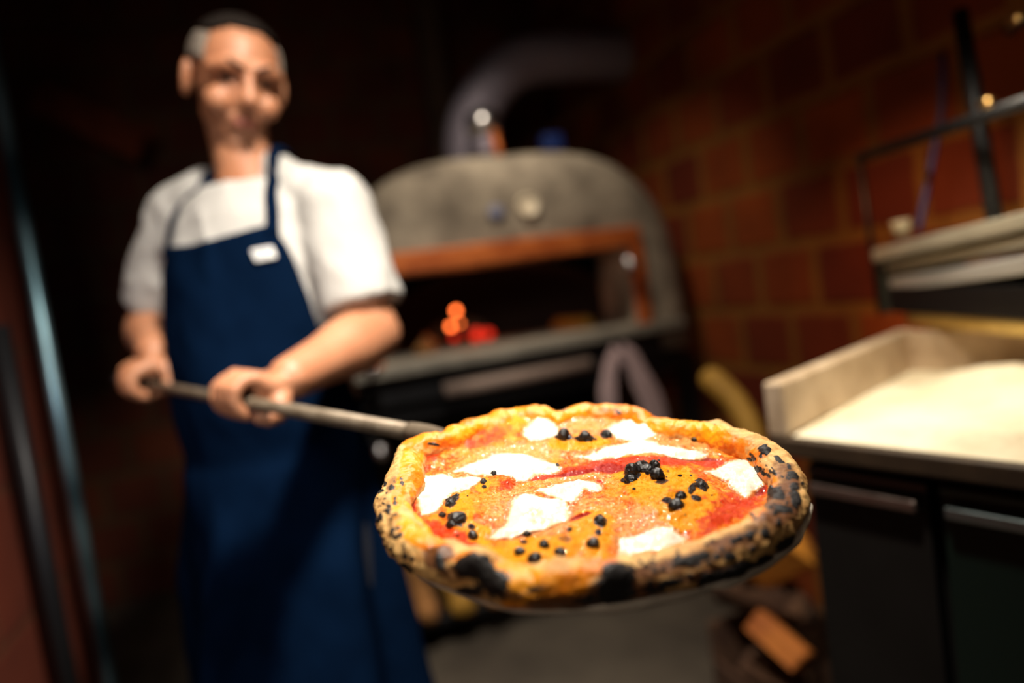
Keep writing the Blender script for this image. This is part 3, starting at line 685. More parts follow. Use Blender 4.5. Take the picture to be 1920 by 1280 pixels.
# --- crust material
def crust_material():
    m = bpy.data.materials.new('baked_crust'); m.use_nodes = True; nt = m.node_tree; b = nt.nodes['Principled BSDF']; N = nt.nodes.new; K = nt.links.new
    at = N('ShaderNodeVertexColor'); at.layer_name = 'bake'; sp = N('ShaderNodeSeparateColor'); K(at.outputs[0], sp.inputs[0])
    tc = N('ShaderNodeTexCoord')
    def noise(s, d=5):
        n = N('ShaderNodeTexNoise'); n.inputs['Scale'].default_value = s; n.inputs['Detail'].default_value = d; n.inputs['Roughness'].default_value = .62
        K(tc.outputs['Object'], n.inputs['Vector']); return n
    def mix(f, a, c):
        x = N('ShaderNodeMix'); x.data_type = 'RGBA'
        if hasattr(f, 'links'): K(f, x.inputs[0])
        else: x.inputs[0].default_value = f
        for s, v in ((x.inputs[6], a), (x.inputs[7], c)):
            if hasattr(v, 'links'): K(v, s)
            else: s.default_value = (*v, 1)
        return x.outputs[2]
    def edge(maskout, n, amt, lo, hi):
        a = N('ShaderNodeMath'); a.operation = 'MULTIPLY_ADD'; K(n.outputs['Fac'], a.inputs[0]); a.inputs[1].default_value = amt; a.inputs[2].default_value = -amt*.5
        s = N('ShaderNodeMath'); s.operation = 'ADD'; K(maskout, s.inputs[0]); K(a.outputs[0], s.inputs[1])
        r = N('ShaderNodeMapRange'); r.interpolation_type = 'SMOOTHSTEP'; K(s.outputs[0], r.inputs[0]); r.inputs[1].default_value = lo; r.inputs[2].default_value = hi; return r.outputs[0]
    n1, n2, n3 = noise(70), noise(220), noise(25)
    r1 = N('ShaderNodeMapRange'); K(n1.outputs['Fac'], r1.inputs[0]); r1.inputs[1].default_value = .35; r1.inputs[2].default_value = .65
    base = mix(r1.outputs[0], (.60, .29, .08), (.90, .55, .20))
    r2 = N('ShaderNodeMapRange'); K(n3.outputs['Fac'], r2.inputs[0]); r2.inputs[1].default_value = .35; r2.inputs[2].default_value = .68
    yel = mix(r2.outputs[0], (1.0, .40, .004), (.82, .17, .003))
    c = mix(edge(sp.outputs[0], n1, .5, .3, .7), base, yel)
    c = mix(edge(sp.outputs[1], n1, 1.0, .35, .85), c, (.17, .058, .013))
    c = mix(edge(sp.outputs[2], n2, .7, .30, .62), c, (.008, .005, .004))
    K(c, b.inputs['Base Color']); b.inputs['Roughness'].default_value = .62
    rr = N('ShaderNodeMapRange'); K(sp.outputs[0], rr.inputs[0]); rr.inputs[3].default_value = .72; rr.inputs[4].default_value = .38; K(rr.outputs[0], b.inputs['Roughness'])
    b.inputs['Subsurface Weight'].default_value = .08; b.inputs['Subsurface Radius'].default_value = (1, .5, .2); b.inputs['Subsurface Scale'].default_value = .004
    bp = N('ShaderNodeBump'); bp.inputs['Strength'].default_value = .55; bp.inputs['Distance'].default_value = .0016
    K(n2.outputs['Fac'], bp.inputs['Height']); K(bp.outputs[0], b.inputs['Normal']); return m
MC = crust_material()

# --- crust rim: swept section
NT, NS = 1300, 84
th = np.repeat(np.linspace(-PI, PI, NT, endpoint=False), NS); ph = np.tile(np.linspace(0, 2*PI, NS, endpoint=False), NT)
R0 = Rad(th); ct = np.stack([np.cos(th)*2.2, np.sin(th)*2.2, np.zeros_like(th)], 1)
wv = .0122*(.86+.42*fbm(ct*2.1+5, 3)); hv = .0112*(.72+.70*fbm(ct*2.6+31, 3))*(1-.22*smst(np.sin(th), .3, .8))
cr_, sr_ = np.cos(ph), np.sin(ph)
rho = R0 - wv + wv*np.sign(cr_)*np.abs(cr_)**.85
zz = hv*.92 + hv*np.where(sr_ > 0, sr_, sr_*.92)
x, y = rho*np.cos(th), rho*np.sin(th); Lc = np.stack([x, y, zz], 1)
n1 = fbm(Lc*70+2, 4)-.5; n2 = fbm(Lc*240+5, 3)-.5; n3 = fbm(Lc*900, 2)-.5
nv = np.stack([np.cos(th)*cr_, np.sin(th)*cr_, sr_], 1); amp = smst(zz, .0005, .006)
Lc = Lc + nv*(amp*(.0062*n1+.0022*n2+.0007*n3))[:, None]
px, py = lpix(Lc)
q3 = Lc*1.0; w1 = fbm(q3*110+40, 4)
inner_side = smst(-cr_, .1, .75)*smst(sr_, -.3, .3)
ye = np.maximum(blobs(px, py, YEL, .5, .25, w1), inner_side*.75*smst(w1, .3, .6)); br_ = blobs(px, py, BRN, .5, .35, w1)
w2 = fbm(q3*420+3, 3); bk = blobs(px, py, BLK, .4, .6, w2)
outer_low = smst(cr_, .2, .8)*smst(-sr_, -.5, .4)
ye = ye*(1-.9*smst(cr_, .35, .9)*smst(py, 880, 940)*(1-.9*smst(px, 900, 950)*(1-smst(px, 1080, 1130)))); br_ = np.maximum(br_, .45*outer_low*smst(w1, .35, .65))
# char swells a little
Lc = Lc + nv*(amp*smst(bk, .5, 1)*.0009)[:, None]
for cx, cy, rr_, hh in ((893,1066,30,.004),(1156,1084,30,.003),(1434,844,8,.002)):
    Lc[:, 2] += hh*np.exp(-(((px-cx)/rr_)**2+((py-cy)/rr_)**2))*smst(sr_, 0, .6)
F_ = np.arange(NT*NS).reshape(NT, NS); A_ = F_; B_ = np.roll(F_, -1, 0)
quads = np.stack([A_, np.roll(A_, -1, 1), np.roll(B_, -1, 1), B_], -1).reshape(-1, 4)[:, ::-1]
low = F_[:, int(NS*.75)]
crust = pydata('crust', Lc, quads.tolist()+[low.tolist()], MC, pizza); set_attr(crust, 'bake', np.stack([ye, br_, bk], 1))

# --- topping surface
SAUCE_RED = [(765,945,22,26,0,1),(780,985,22,16),(835,1005,70,26,28,.85),(870,1030,50,22,15,.8),(860,913,34,5,-14),(1050,886,85,8,-10),(1140,872,45,15,0),(1180,862,60,8,-5),(1265,862,60,12,-4),(1330,868,50,8,8),(1375,952,60,32,-15,.8),(1425,915,18,14,-30),(1310,1000,50,12,-10,.6),(1290,925,50,14,20,.5),
   (905,822,50,16,-15,.75),(985,815,20,10,0,.7),(800,855,30,16,-10,.75),(790,880,20,30,20,.7),(990,998,60,5,-14),(1085,968,26,5,-20),(1030,1070,110,12,3,.8),(930,1060,50,12,10,.7),(950,910,30,13,-8,.7),(1110,915,40,22,0,.55),(1125,935,26,14,0,.5),(1230,840,30,6,0,.3),(1350,835,30,10,10,.7),(1200,975,40,8,0,.4),(1340,975,40,16,-20,.85)]
DEEP = [(765,945,16,20,0,1),(860,913,30,3.5,-14,.9),(1085,884,50,5,-10,.8),(1145,876,34,10,0,.8),(990,998,55,3,-14,.9),(1090,966,22,3,-20,.9),(1300,858,50,5,3,.7),(1425,918,14,8,-30,.8),(757,905,6,40,8,.6),(775,965,20,6,0,.7)]
CREAM = [(960,855,110,26,-10,.8),(870,880,60,16,-20,.7),(1040,830,60,20,-10,.7),(1110,800,120,22,3,.6),(1240,820,110,22,6,.7),(1180,845,120,16,-3,.7),(1070,905,80,22,-8,.6),(960,950,60,50,-30,.6),(1000,985,90,30,0,.6),(1200,985,90,40,-20,.65),(1130,970,60,30,0,.5),(1220,1005,70,24,0,.6),(1290,830,60,14,15,.6),(1090,1040,40,20,-20,.5),(1400,893,60,34,15,.5),(830,860,50,16,-20,.4),(1060,940,40,50,0,.5),(900,990,30,26,0,.4),(1110,945,60,18,0,.55)]
ORY = [(1240,905,75,40,10,1),(1290,945,60,45,0,1),(1180,880,35,40,0,.8),(1085,830,65,14,0,1),(862,955,26,48,-10,1),(890,1000,40,20,20,.9),(1010,1030,90,26,-6,1),(1110,1000,45,50,0,1),(1030,1050,110,20,0,.9),(925,1040,40,16,10,.7),(905,905,16,20,0,.8),(990,780,90,16,-3,.9),(1200,800,60,10,0,.7),(1330,820,40,12,10,.8),(870,815,50,20,-10,.8),(1300,985,60,18,-15,.8),(800,1000,20,14,40,.6)]
SCH = [(1200,886,44,22,0,.26),(1298,925,40,28,20,.22),(860,955,22,44,-10,.22),(1215,868,30,8,10,.35),(1186,884,17,13),(1215,880,16,9),(1232,892,12,9),(1203,870,12,6),(1227,872,9,7),(1175,900,12,7,0,.7),(1240,902,14,6,0,.6),(1268,947,14,10),(1252,938,12,7,20,.8),(1277,929,9,7),(1316,908,14,9,40),(1298,915,7,12,30,.8),(1305,934,12,6,20,.7),(856,973,17,14),(845,942,10,10,-30),(852,935,12,7,-40,.8),(829,965,8,6,0,.8),(886,1001,9,8),(884,988,8,7,0,.7),(926,886,6,5),(906,902,7,6,-30,.8),(908,912,5,4,0,.6),(1057,818,16,8),(1097,822,20,6),(1137,815,12,7),(1125,977,11,12),(1122,998,7,6,0,.7),(1112,1017,10,7),(988,1001,8,6),(1020,1020,8,7),(975,1033,9,7),(1003,1046,12,8),(1050,1037,9,7),(982,1016,8,5,0,.6),(1068,992,7,5,0,.7),(1303,823,7,4),(1078,808,6,5,0,.4),(960,1062,16,6,0,.6),(1060,1010,14,8,0,.45),(1045,872,4,3)]
for _ in range(26):
    cx, cy, rx, ry = random.choice([(1225,895,60,30),(1295,930,40,30),(1030,1025,90,30),(862,960,25,45)]); s = random.uniform(1.5, 4)
    SCH.append((cx+random.gauss(0, .6)*rx, cy+random.gauss(0, .6)*ry, s, s*.7, 0, random.uniform(.5, .9)))
def sauce_material():
    m = bpy.data.materials.new('baked_sauce'); m.use_nodes = True; nt = m.node_tree; b = nt.nodes['Principled BSDF']; N = nt.nodes.new; K = nt.links.new
    a1 = N('ShaderNodeVertexColor'); a1.layer_name = 'zones'; s1 = N('ShaderNodeSeparateColor'); K(a1.outputs[0], s1.inputs[0])
    a2 = N('ShaderNodeVertexColor'); a2.layer_name = 'char'; s2 = N('ShaderNodeSeparateColor'); K(a2.outputs[0], s2.inputs[0])
    tc = N('ShaderNodeTexCoord')
    def noise(s, d=5):
        n = N('ShaderNodeTexNoise'); n.inputs['Scale'].default_value = s; n.inputs['Detail'].default_value = d; n.inputs['Roughness'].default_value = .62
        K(tc.outputs['Object'], n.inputs['Vector']); return n
    def mix(f, a, c):
        x = N('ShaderNodeMix'); x.data_type = 'RGBA'; K(f, x.inputs[0])
        for s, v in ((x.inputs[6], a), (x.inputs[7], c)):
            if hasattr(v, 'links'): K(v, s)
            else: s.default_value = (*v, 1)
        return x.outputs[2]
    def edge(maskout, n, amt, lo, hi):
        a = N('ShaderNodeMath'); a.operation = 'MULTIPLY_ADD'; K(n.outputs['Fac'], a.inputs[0]); a.inputs[1].default_value = amt; a.inputs[2].default_value = -amt*.5
        s = N('ShaderNodeMath'); s.operation = 'ADD'; K(maskout, s.inputs[0]); K(a.outputs[0], s.inputs[1])
        r = N('ShaderNodeMapRange'); r.interpolation_type = 'SMOOTHSTEP'; K(s.outputs[0], r.inputs[0]); r.inputs[1].default_value = lo; r.inputs[2].default_value = hi; return r.outputs[0]
    n1, n2, n3 = noise(60), noise(300, 6), noise(900, 3)
    n4 = noise(140, 5)
    c = mix(edge(n1.outputs['Fac'], n2, .6, .38, .62), (.74, .10, .004), (1.0, .29, .012))
    c = mix(edge(n4.outputs['Fac'], n2, .4, .52, .66), c, (.98, .42, .06))
    c = mix(edge(s1.outputs[1], n2, 1.3, .22, .90), c, (.94, .42, .12))      # creamy
    c = mix(edge(s2.outputs[1], n4, 1.3, .3, .7), c, (.98, .36, .003))     # oily yellow dough
    c = mix(edge(s1.outputs[0], n4, 1.5, .40, .85), c, (.68, .045, .002))  # tomato
    c = mix(edge(s1.outputs[2], n2, .6, .35, .7), c, (.38, .012, .002))   # deep tomato
    c = mix(edge(s2.outputs[0], n1, .7, .24, .62), c, (.30, .075, .008))  # toasted ring
    c = mix(edge(s2.outputs[0], n2, 1.0, .38, .62), c, (.010, .005, .004))  # char
    K(c, b.inputs['Base Color'])
    rr = N('ShaderNodeMapRange'); K(n2.outputs['Fac'], rr.inputs[0]); rr.inputs[1].default_value = .3; rr.inputs[2].default_value = .7; rr.inputs[3].default_value = .16; rr.inputs[4].default_value = .55
    K(rr.outputs[0], b.inputs['Roughness']); b.inputs['Coat Weight'].default_value = .30; b.inputs['Coat Roughness'].default_value = .05; b.inputs['Specular IOR Level'].default_value = .16
    b.inputs['Subsurface Weight'].default_value = .03; b.inputs['Subsurface Radius'].default_value = (1, .35, .1); b.inputs['Subsurface Scale'].default_value = .004
    bp = N('ShaderNodeBump'); bp.inputs['Strength'].default_value = 1.0; bp.inputs['Distance'].default_value = .0022; K(n2.outputs['Fac'], bp.inputs['Height'])
    bp2 = N('ShaderNodeBump'); bp2.inputs['Strength'].default_value = .8; bp2.inputs['Distance'].default_value = .0009; K(n3.outputs['Fac'], bp2.inputs['Height']); K(bp.outputs[0], bp2.inputs['Normal'])
    cw = N('ShaderNodeMapRange'); K(s1.outputs[1], cw.inputs[0]); cw.inputs[3].default_value = .06; cw.inputs[4].default_value = .8; K(cw.outputs[0], b.inputs['Coat Weight'])
    vo = N('ShaderNodeTexVoronoi'); vo.feature = 'SMOOTH_F1'; vo.inputs['Scale'].default_value = 420; vo.inputs['Smoothness'].default_value = .5; K(tc.outputs['Object'], vo.inputs['Vector'])
    ms = N('ShaderNodeMath'); ms.operation = 'MULTIPLY'; K(s1.outputs[1], ms.inputs[0]); K(vo.outputs['Distance'], ms.inputs[1])
    bp3 = N('ShaderNodeBump'); bp3.invert = True; bp3.inputs['Strength'].default_value = 1.0; bp3.inputs['Distance'].default_value = .0016; K(ms.outputs[0], bp3.inputs['Height']); K(bp2.outputs[0], bp3.inputs['Normal'])
    rm = N('ShaderNodeMix'); K(s1.outputs[1], rm.inputs[0]); K(rr.outputs[0], rm.inputs[2]); rm.inputs[3].default_value = .14; K(rm.outputs[0], b.inputs['Roughness'])
    K(bp3.outputs[0], b.inputs['Normal']); return m
NR, NA = 300, 1100
rr_ = np.linspace(.0, 1, NR+1)[1:]; aa = np.linspace(-PI, PI, NA, endpoint=False)
Rg, Ag = np.meshgrid(rr_, aa, indexing='ij'); Rin = Rad(Ag)*.90; x = (Rg*Rin*np.cos(Ag)).ravel(); y = (Rg*Rin*np.sin(Ag)).ravel()
h, px, py = interior_h(x, y); S = np.stack([x, y, h], 1); px, py = lpix(S)
w1 = fbm(S*110+40, 4); w2 = fbm(S*420+3, 3)
sch = blobs(px, py, SCH, .35, .4, w2); red = blobs(px, py, SAUCE_RED, .45, .35, w1); deep = blobs(px, py, DEEP, .5, .3, w1); cream = blobs(px, py, CREAM, .5, .3, w1); ory = blobs(px, py, ORY, .4, .35, w1)
S[:, 2] += .0010*smst(sch, .4, 1) - .0012*deep
V = np.vstack([[[0, 0, S[:NA, 2].mean()]], S]); I = np.arange(NR*NA).reshape(NR, NA)+1
q = np.stack([I[:-1], np.roll(I[:-1], -1, 1), np.roll(I[1:], -1, 1), I[1:]], -1).reshape(-1, 4)[:, ::-1]
tri = [[0, int(I[0, k]), int(I[0, (k+1) % NA])] for k in range(NA)]
sauce = pydata('tomato_sauce', V, q.tolist()+tri, sauce_material(), pizza)
pre = lambda a: np.concatenate([a[:1], a])
set_attr(sauce, 'zones', np.stack([pre(red), pre(cream), pre(deep)], 1)); set_attr(sauce, 'char', np.stack([pre(sch), pre(ory), pre(sch*0)], 1))

# --- mozzarella
def cheese_material():
    m = bpy.data.materials.new('melted_mozzarella'); m.use_nodes = True; nt = m.node_tree; b = nt.nodes['Principled BSDF']; N = nt.nodes.new; K = nt.links.new
    at = N('ShaderNodeVertexColor'); at.layer_name = 'melt'; sp = N('ShaderNodeSeparateColor'); K(at.outputs[0], sp.inputs[0])
    tc = N('ShaderNodeTexCoord'); n = N('ShaderNodeTexNoise'); n.inputs['Scale'].default_value = 90; n.inputs['Detail'].default_value = 5; K(tc.outputs['Object'], n.inputs['Vector'])
    a = N('ShaderNodeMath'); a.operation = 'MULTIPLY_ADD'; K(n.outputs['Fac'], a.inputs[0]); a.inputs[1].default_value = .5; a.inputs[2].default_value = -.25
    s = N('ShaderNodeMath'); s.operation = 'ADD'; K(sp.outputs[0], s.inputs[0]); K(a.outputs[0], s.inputs[1])
    cr = N('ShaderNodeValToRGB'); K(s.outputs[0], cr.inputs[0]); e = cr.color_ramp.elements
    e[0].position = .10; e[0].color = (.66, .22, .05, 1); e[1].position = .62; e[1].color = (.82, .77, .64, 1)
    e2 = cr.color_ramp.elements.new(.34); e2.color = (.78, .50, .25, 1)
    mx = N('ShaderNodeMix'); mx.data_type = 'RGBA'; K(sp.outputs[1], mx.inputs[0]); K(cr.outputs[0], mx.inputs[6]); mx.inputs[7].default_value = (.72, .42, .12, 1)
    K(mx.outputs[2], b.inputs['Base Color']); b.inputs['Roughness'].default_value = .30; b.inputs['Coat Weight'].default_value = .15; b.inputs['Coat Roughness'].default_value = .1
    b.inputs['Subsurface Weight'].default_value = .25; b.inputs['Subsurface Radius'].default_value = (1, .8, .6); b.inputs['Subsurface Scale'].default_value = .004
    bp = N('ShaderNodeBump'); bp.inputs['Strength'].default_value = .12; bp.inputs['Distance'].default_value = .001; K(n.outputs['Fac'], bp.inputs['Height']); K(bp.outputs[0], b.inputs['Normal'])
    a3 = N('ShaderNodeMath'); a3.operation = 'ADD'; K(a.outputs[0], a3.inputs[0]); K(sp.outputs[2], a3.inputs[1]); r3 = N('ShaderNodeMapRange'); K(a3.outputs[0], r3.inputs[0]); r3.inputs[1].default_value = -.05; r3.inputs[2].default_value = .75; K(r3.outputs[0], b.inputs['Alpha']); return m
MZ = cheese_material()
MOZ = [[(769,918),(793,892),(824,885),(860,888),(900,888),(886,907),(852,919),(831,940),(817,957),(793,961),(783,940)],
 [(850,878),(866,871),(903,857),(934,844),(972,844),(1010,851),(1044,868),(1044,878),(1010,883),(979,895),(941,888),(900,886)],
 [(979,809),(996,794),(1024,790),(1041,799),(1051,811),(1037,820),(1003,820)],
 [(1138,802),(1169,789),(1203,790),(1244,801),(1250,811),(1203,822),(1165,820),(1148,809)],
 [(1100,849),(1141,836),(1189,821),(1217,823),(1244,832),(1292,837),(1320,845),(1334,852),(1306,857),(1237,852),(1186,851),(1134,855),(1080,853)],
 [(1000,915),(1025,903),(1058,897),(1088,894),(1112,895),(1127,904),(1121,912),(1100,913),(1088,922),(1077,934),(1054,934),(1033,920)],
 [(956,938),(969,926),(987,921),(1017,923),(1042,926),(1058,934),(1067,947),(1065,967),(1054,982),(1033,990),(1004,992),(979,994),(962,999),(940,1005),(915,1001),(927,986),(948,978),(952,957)],
 [(1158,1003),(1192,992),(1225,984),(1254,986),(1288,1000),(1267,1012),(1244,1024),(1192,1031),(1158,1028)],
 [(1347,871),(1368,862),(1406,858),(1432,870),(1452,886),(1437,902),(1409,919),(1396,923),(1375,906),(1361,892),(1334,885),(1317,878)]]
HOT = [(1000,960,14,6,0,.6),(1015,975,20,6,-10,.5),(985,965,8,8,0,.4),(1040,985,12,5,0,.5),(800,930,10,3,0,.3),(1390,885,10,5,0,.2)]
for ci, poly in enumerate(MOZ):
    sp_ = closed_spline(poly)
    xy = np.array([pl_xy(a_, b_, .009) for a_, b_ in sp_]); x0, x1 = xy[:, 0].min()-.006, xy[:, 0].max()+.006; y0, y1 = xy[:, 1].min()-.006, xy[:, 1].max()+.006
    st = .00065; gx = np.arange(x0, x1, st); gy = np.arange(y0, y1, st); X, Y = np.meshgrid(gx, gy); x = X.ravel(); y = Y.ravel()
    q = np.stack([x, y, np.zeros_like(x)], 1)
    sd = .0026 + polysdf(x, y, xy) + .0060*(fbm(q*95+ci, 4)-.5)
    hs, _, _ = interior_h(x, y)
    size = min(x1-x0, y1-y0)*.5
    dome = smst(sd, .0008, .0135)
    hc = hs*.75+.0055*.25 + .0030*dome*(.8+.4*fbm(q*60+ci*3, 2)) + .0006*(fbm(q*240, 3)-.5) + .0001
    hc = np.where(sd > -.0002, hc, hs-.0012+np.clip(sd, -.004, 0)*.6); hc = np.maximum(hc, np.where(sd > 0, hs+.00015, hc))
    keep = sd > -.0018; idx = -np.ones(len(x), int); 
    ny_, nx_ = X.shape; Kp = keep.reshape(ny_, nx_); I = np.arange(len(x)).reshape(ny_, nx_)
    ok = Kp[:-1, :-1] & Kp[1:, :-1] & Kp[:-1, 1:] & Kp[1:, 1:]
    q4 = np.stack([I[:-1, :-1][ok], I[:-1, 1:][ok], I[1:, 1:][ok], I[1:, :-1][ok]], 1)
    used = np.unique(q4); idx[used] = np.arange(len(used)); Vc = np.stack([x, y, hc], 1)[used]
    o = pydata('mozzarella', Vc, idx[q4].tolist(), MZ, pizza)
    px, py = lpix(Vc); w1 = fbm(Vc*150, 3)
    set_attr(o, 'melt', np.stack([smst(sd[used], .0004, .0085), blobs(px, py, HOT, .8, .5, w1), smst(sd[used], -.0012, .0062)], 1))

# --- charred blisters
MCH = mat('char', (.008, .006, .0055), .34, spec=.45, var=.4, vscale=300, bump=.25, bscale=300)
BL = [(1057,818,.0046,.0062),(1097,820,.0044,.0060),(1137,817,.0040,.0055),(1186,886,.0050,.0062),(1232,893,.0043,.0046),(1212,884,.0046,.0034),(1200,872,.0032,.003),(1227,874,.0030,.0034),(1184,897,.0042,.0030),
      (1268,949,.0040,.0042),(1277,931,.0030,.0034),(1316,910,.0034,.0036),(857,976,.0050,.0044),(849,983,.0034,.003),(845,944,.0030,.003),(886,1003,.0028,.0034),(926,887,.0017,.0022),(906,903,.0018,.0018),
      (1125,979,.0032,.0040),(1112,1019,.0032,.0034),(988,1003,.0024,.0028),(1020,1022,.0026,.003),(975,1035,.0028,.003),(1003,1048,.0038,.0034),(1050,1039,.0026,.0026),(1302,824,.0022,.0024),(1434,846,.0034,.004)]
for i, (bx_, by_, br, bh) in enumerate(BL):
    br *= 1.28; bh *= 1.2
    hh = .010
    for _ in range(3):
        x, y = pl_xy(bx_, by_, hh); hh = float(interior_h(np.array([x]), np.array([y]))[0][0])
    if bx_ > 1430: hh = .0215; x, y = pl_xy(bx_, by_, hh)
    bm = bmesh.new(); r0 = bmesh.ops.create_icosphere(bm, subdivisions=4, radius=1); co = np.array([v.co for v in r0['verts']]); nz_ = fbm(co*1.3+i*3.7, 3)-.5; n2_ = fbm(co*5+i, 2)-.5
    for v, a_, b_ in zip(r0['verts'], nz_, n2_):
        s = 1+.50*a_+.10*b_; zc = v.co.z
        v.co = Vector((v.co.x*br*s*(1-.18*zc), v.co.y*br*s*(1-.18*zc), zc*bh*s*.8))
    o = from_bm('char_blister', bm, MCH, pizza); o.location = (x, y, hh+bh*.12)
    if i == 0: o['label'] = 'black burnt blister'
# ------------------------------------------------------------------ peel
peel = bpy.data.objects.new('pizza_peel', None); COL.objects.link(peel); peel.matrix_world = PM
tag(peel, 'metal pizza peel with long round handle, held under the pizza by the man', 'pizza peel')
EDGE = [(1514,925),(1512,962),(1499,992),(1490,1014),(1457,1041),(1402,1076),(1358,1097),(1327,1098),(1292,1112),(1220,1128),(1169,1138),(1120,1146),(1080,1147)]
et = []; er = []
for q in EDGE:
    x, y = pl_xy(*q, -.003); et.append(math.atan2(y, x)); er.append(math.hypot(x, y)+.0022)
oo = np.argsort(et); et = np.array(et)[oo]; er = np.array(er)[oo]
def bR(t):
    base = Rad(np.array([t]))[0]-.010
    if et[0] <= t <= et[-1]:
        v = float(np.interp(t, et, er)); e = min(1, (t-et[0])/.15, (et[-1]-t)/.15); return base*(1-e)+v*e
    return base
nb = 360; V = []; Fc = []
prof = ((0., 0), (.90, 0), (.965, .0), (.985, .0006), (.993, .0020), (1., .0028), (1.007, .0016), (1.011, -.0004), (1.009, -.0024), (.998, -.0034), (.985, -.0034), (.9, -.0034), (0, -.0034))
for fr, z in prof[1:-1]:
    for k in range(nb):
        t = -PI+2*PI*k/nb; r = bR(t)*fr; V.append((r*math.cos(t), r*math.sin(t), z-.0012))
m_ = len(prof)-2
for i in range(m_-1):
    for k in range(nb): a_ = i*nb+k; b_ = i*nb+(k+1) % nb; Fc.append((a_, b_, b_+nb, a_+nb))
Fc.append(tuple(range(nb))); Fc.append(tuple(range((m_-1)*nb, m_*nb))[::-1])
bl = pydata('blade', V, Fc, M['blade'], peel)
HA = P(806, 816, .652); HL = P(462, 742, .95); HDIR = (P(285, 722, 1.22)-HA).normalized()
HB = HA + HDIR*1.0                      # far end of the handle
PMi = PM.inverted()
sock = PMi @ HA; cdir = Vector((sock.x, sock.y, 0)).normalized()
s0 = cdir*(Rad(np.array([math.atan2(cdir.y, cdir.x)]))[0]-.035)
tube('handle', [sock - (PMi.to_3x3() @ HDIR)*.0, PMi @ HB], .0085, M['handle'], peel, 24)
tube('socket', [Vector((s0.x, s0.y, -.007)), Vector((s0.x, s0.y, -.004))+cdir*.03, sock, PMi @ (HA+HDIR*.03)], .0098, M['handle'], peel, 20)
lathe_mx = PMi @ (Matrix.Translation(HB) @ HDIR.to_track_quat('Z', 'Y').to_matrix().to_4x4())
lathe('end_cap', [(0, -.012), (.0105, -.012), (.0115, 0), (.010, .008), (0, .010)], M['black_steel'], peel, lathe_mx)

# ================================================================== THE COOK
up = Vector((0, 0, 1))
CX, CY_, CB_ = Vector(RC[:, 0]), Vector(RC[:, 1]), Vector(RC[:, 2])        # right, up and back as the camera stands
SR, SL = P(338, 408, 1.38), P(628, 392, 1.205)
ER, WR, GR = P(276, 612, 1.47), P(286, 655, 1.26), None
EL_, WL = P(698, 626, 1.17), P(546, 708, .99)
def on_handle(px):                       # point of the handle seen at px
    lo, hi = 0., 1.
    for _ in range(40):
        t = (lo+hi)/2; x = pix([HA+HDIR*t])[0][0]
        if x > px: lo = t
        else: hi = t
    return HA+HDIR*lo
GL, GR = on_handle(452), on_handle(272)
lat = (SL-SR); lat.z = 0; lat.normalize(); fwd = Vector((lat.y, -lat.x, 0))
if fwd.y > 0: fwd = -fwd
smid = (SR+SL)/2
PEL = P(535, 880, 1.31); PEL = Vector((PEL.x, PEL.y, .90))
man = empty('person', (PEL.x, PEL.y, 0), 0, 'man in white T-shirt and navy apron holding the pizza peel with both hands', 'person')
MI = Matrix.Translation((-PEL.x, -PEL.y, 0))
NECK = P(447, 318, 1.29); NECKB = NECK - fwd*.02
HEADC = P(443, 147, 1.275)
hup = (CY_ - CX*.02).normalized(); toc = (Vector(CAMP)-HEADC).normalized()
hf = (toc + CX*math.tan(math.radians(15)) - hup*math.tan(math.radians(4))).normalized()
hs = hf.cross(hup).normalized(); hs = hs if hs.dot(CX) > 0 else -hs; hu = hs.cross(hf).normalized(); hu = hu if hu.z > 0 else -hu
def H(s, f, u): return HEADC + hs*s + hf*f + hu*u
def up_to(a, b, t): return a.lerp(b, t)

def torso_rings(extra=0.0):
    """(centre, half width, half depth) from hip to collar"""
    sp = []
    top = smid + up*.0; base = PEL
    for t, wdt, dep, fo in ((-.10, .165, .125, .0), (0, .170, .128, .0), (.13, .160, .125, .012), (.26, .155, .128, .020), (.42, .158, .125, .018), (.60, .168, .122, .012), (.78, .178, .115, .004), (.94, .172, .100, -.004), (1.03, .140, .082, -.008), (1.08, .098, .072, -.010)):
        c = base.lerp(top, t) + fwd*fo; sp.append((c, wdt+extra, dep+extra))
    return sp
bm = bmesh.new()
tr = torso_rings()
sweep(bm, [r[0] for r in tr], [(r[1], r[2]) for r in tr], 32, 'flat', up=lat)
sweep(bm, [NECKB-up*.07, NECKB, (NECKB+H(0, -.01, -.06))/2+up*.0, H(0, -.015, -.05)], [(.068, .062), (.057, .056), (.053, .055), (.054, .058)], 20, up=lat)
# head
ellipsoid(bm, H(0, -.012, .022), .078, .098, .083, hs, hf, hu)
ellipsoid(bm, H(0, .018, -.020), .067, .070, .085, hs, hf, hu)
ellipsoid(bm, H(0, .024, -.072), .053, .058, .056, hs, hf, hu)
ellipsoid(bm, H(0, .056, -.108), .026, .024, .020, hs, hf, hu)
for s in (-1, 1):
    ellipsoid(bm, H(s*.040, .062, -.040), .026, .026, .026, hs, hf, hu)
    sweep(bm, [H(s*.010, .084, .022), H(s*.036, .083, .024), H(s*.057, .066, .015)], [.0135, .0145, .012], 12)
    sweep(bm, [H(s*.046, .005, -.066), H(s*.036, .042, -.092), H(0, .064, -.106)], [.015, .015, .015], 12)
    # ear
    ec = H(s*.080, -.012, -.014); eo = (hs*s*.93 - hf*.36).normalized(); ez = hu; ex = eo.cross(ez).normalized()
    ellipsoid(bm, ec, .008, .019, .033, eo, ex, ez, 16)
    sweep(bm, [ec+eo*.006+ex*.014*math.cos(a)+ez*.028*math.sin(a) for a in np.linspace(0, 2*PI, 14)], [.0045]*14, 8)
    ellipsoid(bm, H(s*.012, .099, -.033), .009, .009, .008, hs, hf, hu, 12)
sweep(bm, [H(0, .084, .016), H(0, .098, -.006), H(0, .112, -.030)], [.009, .010, .0135], 14)
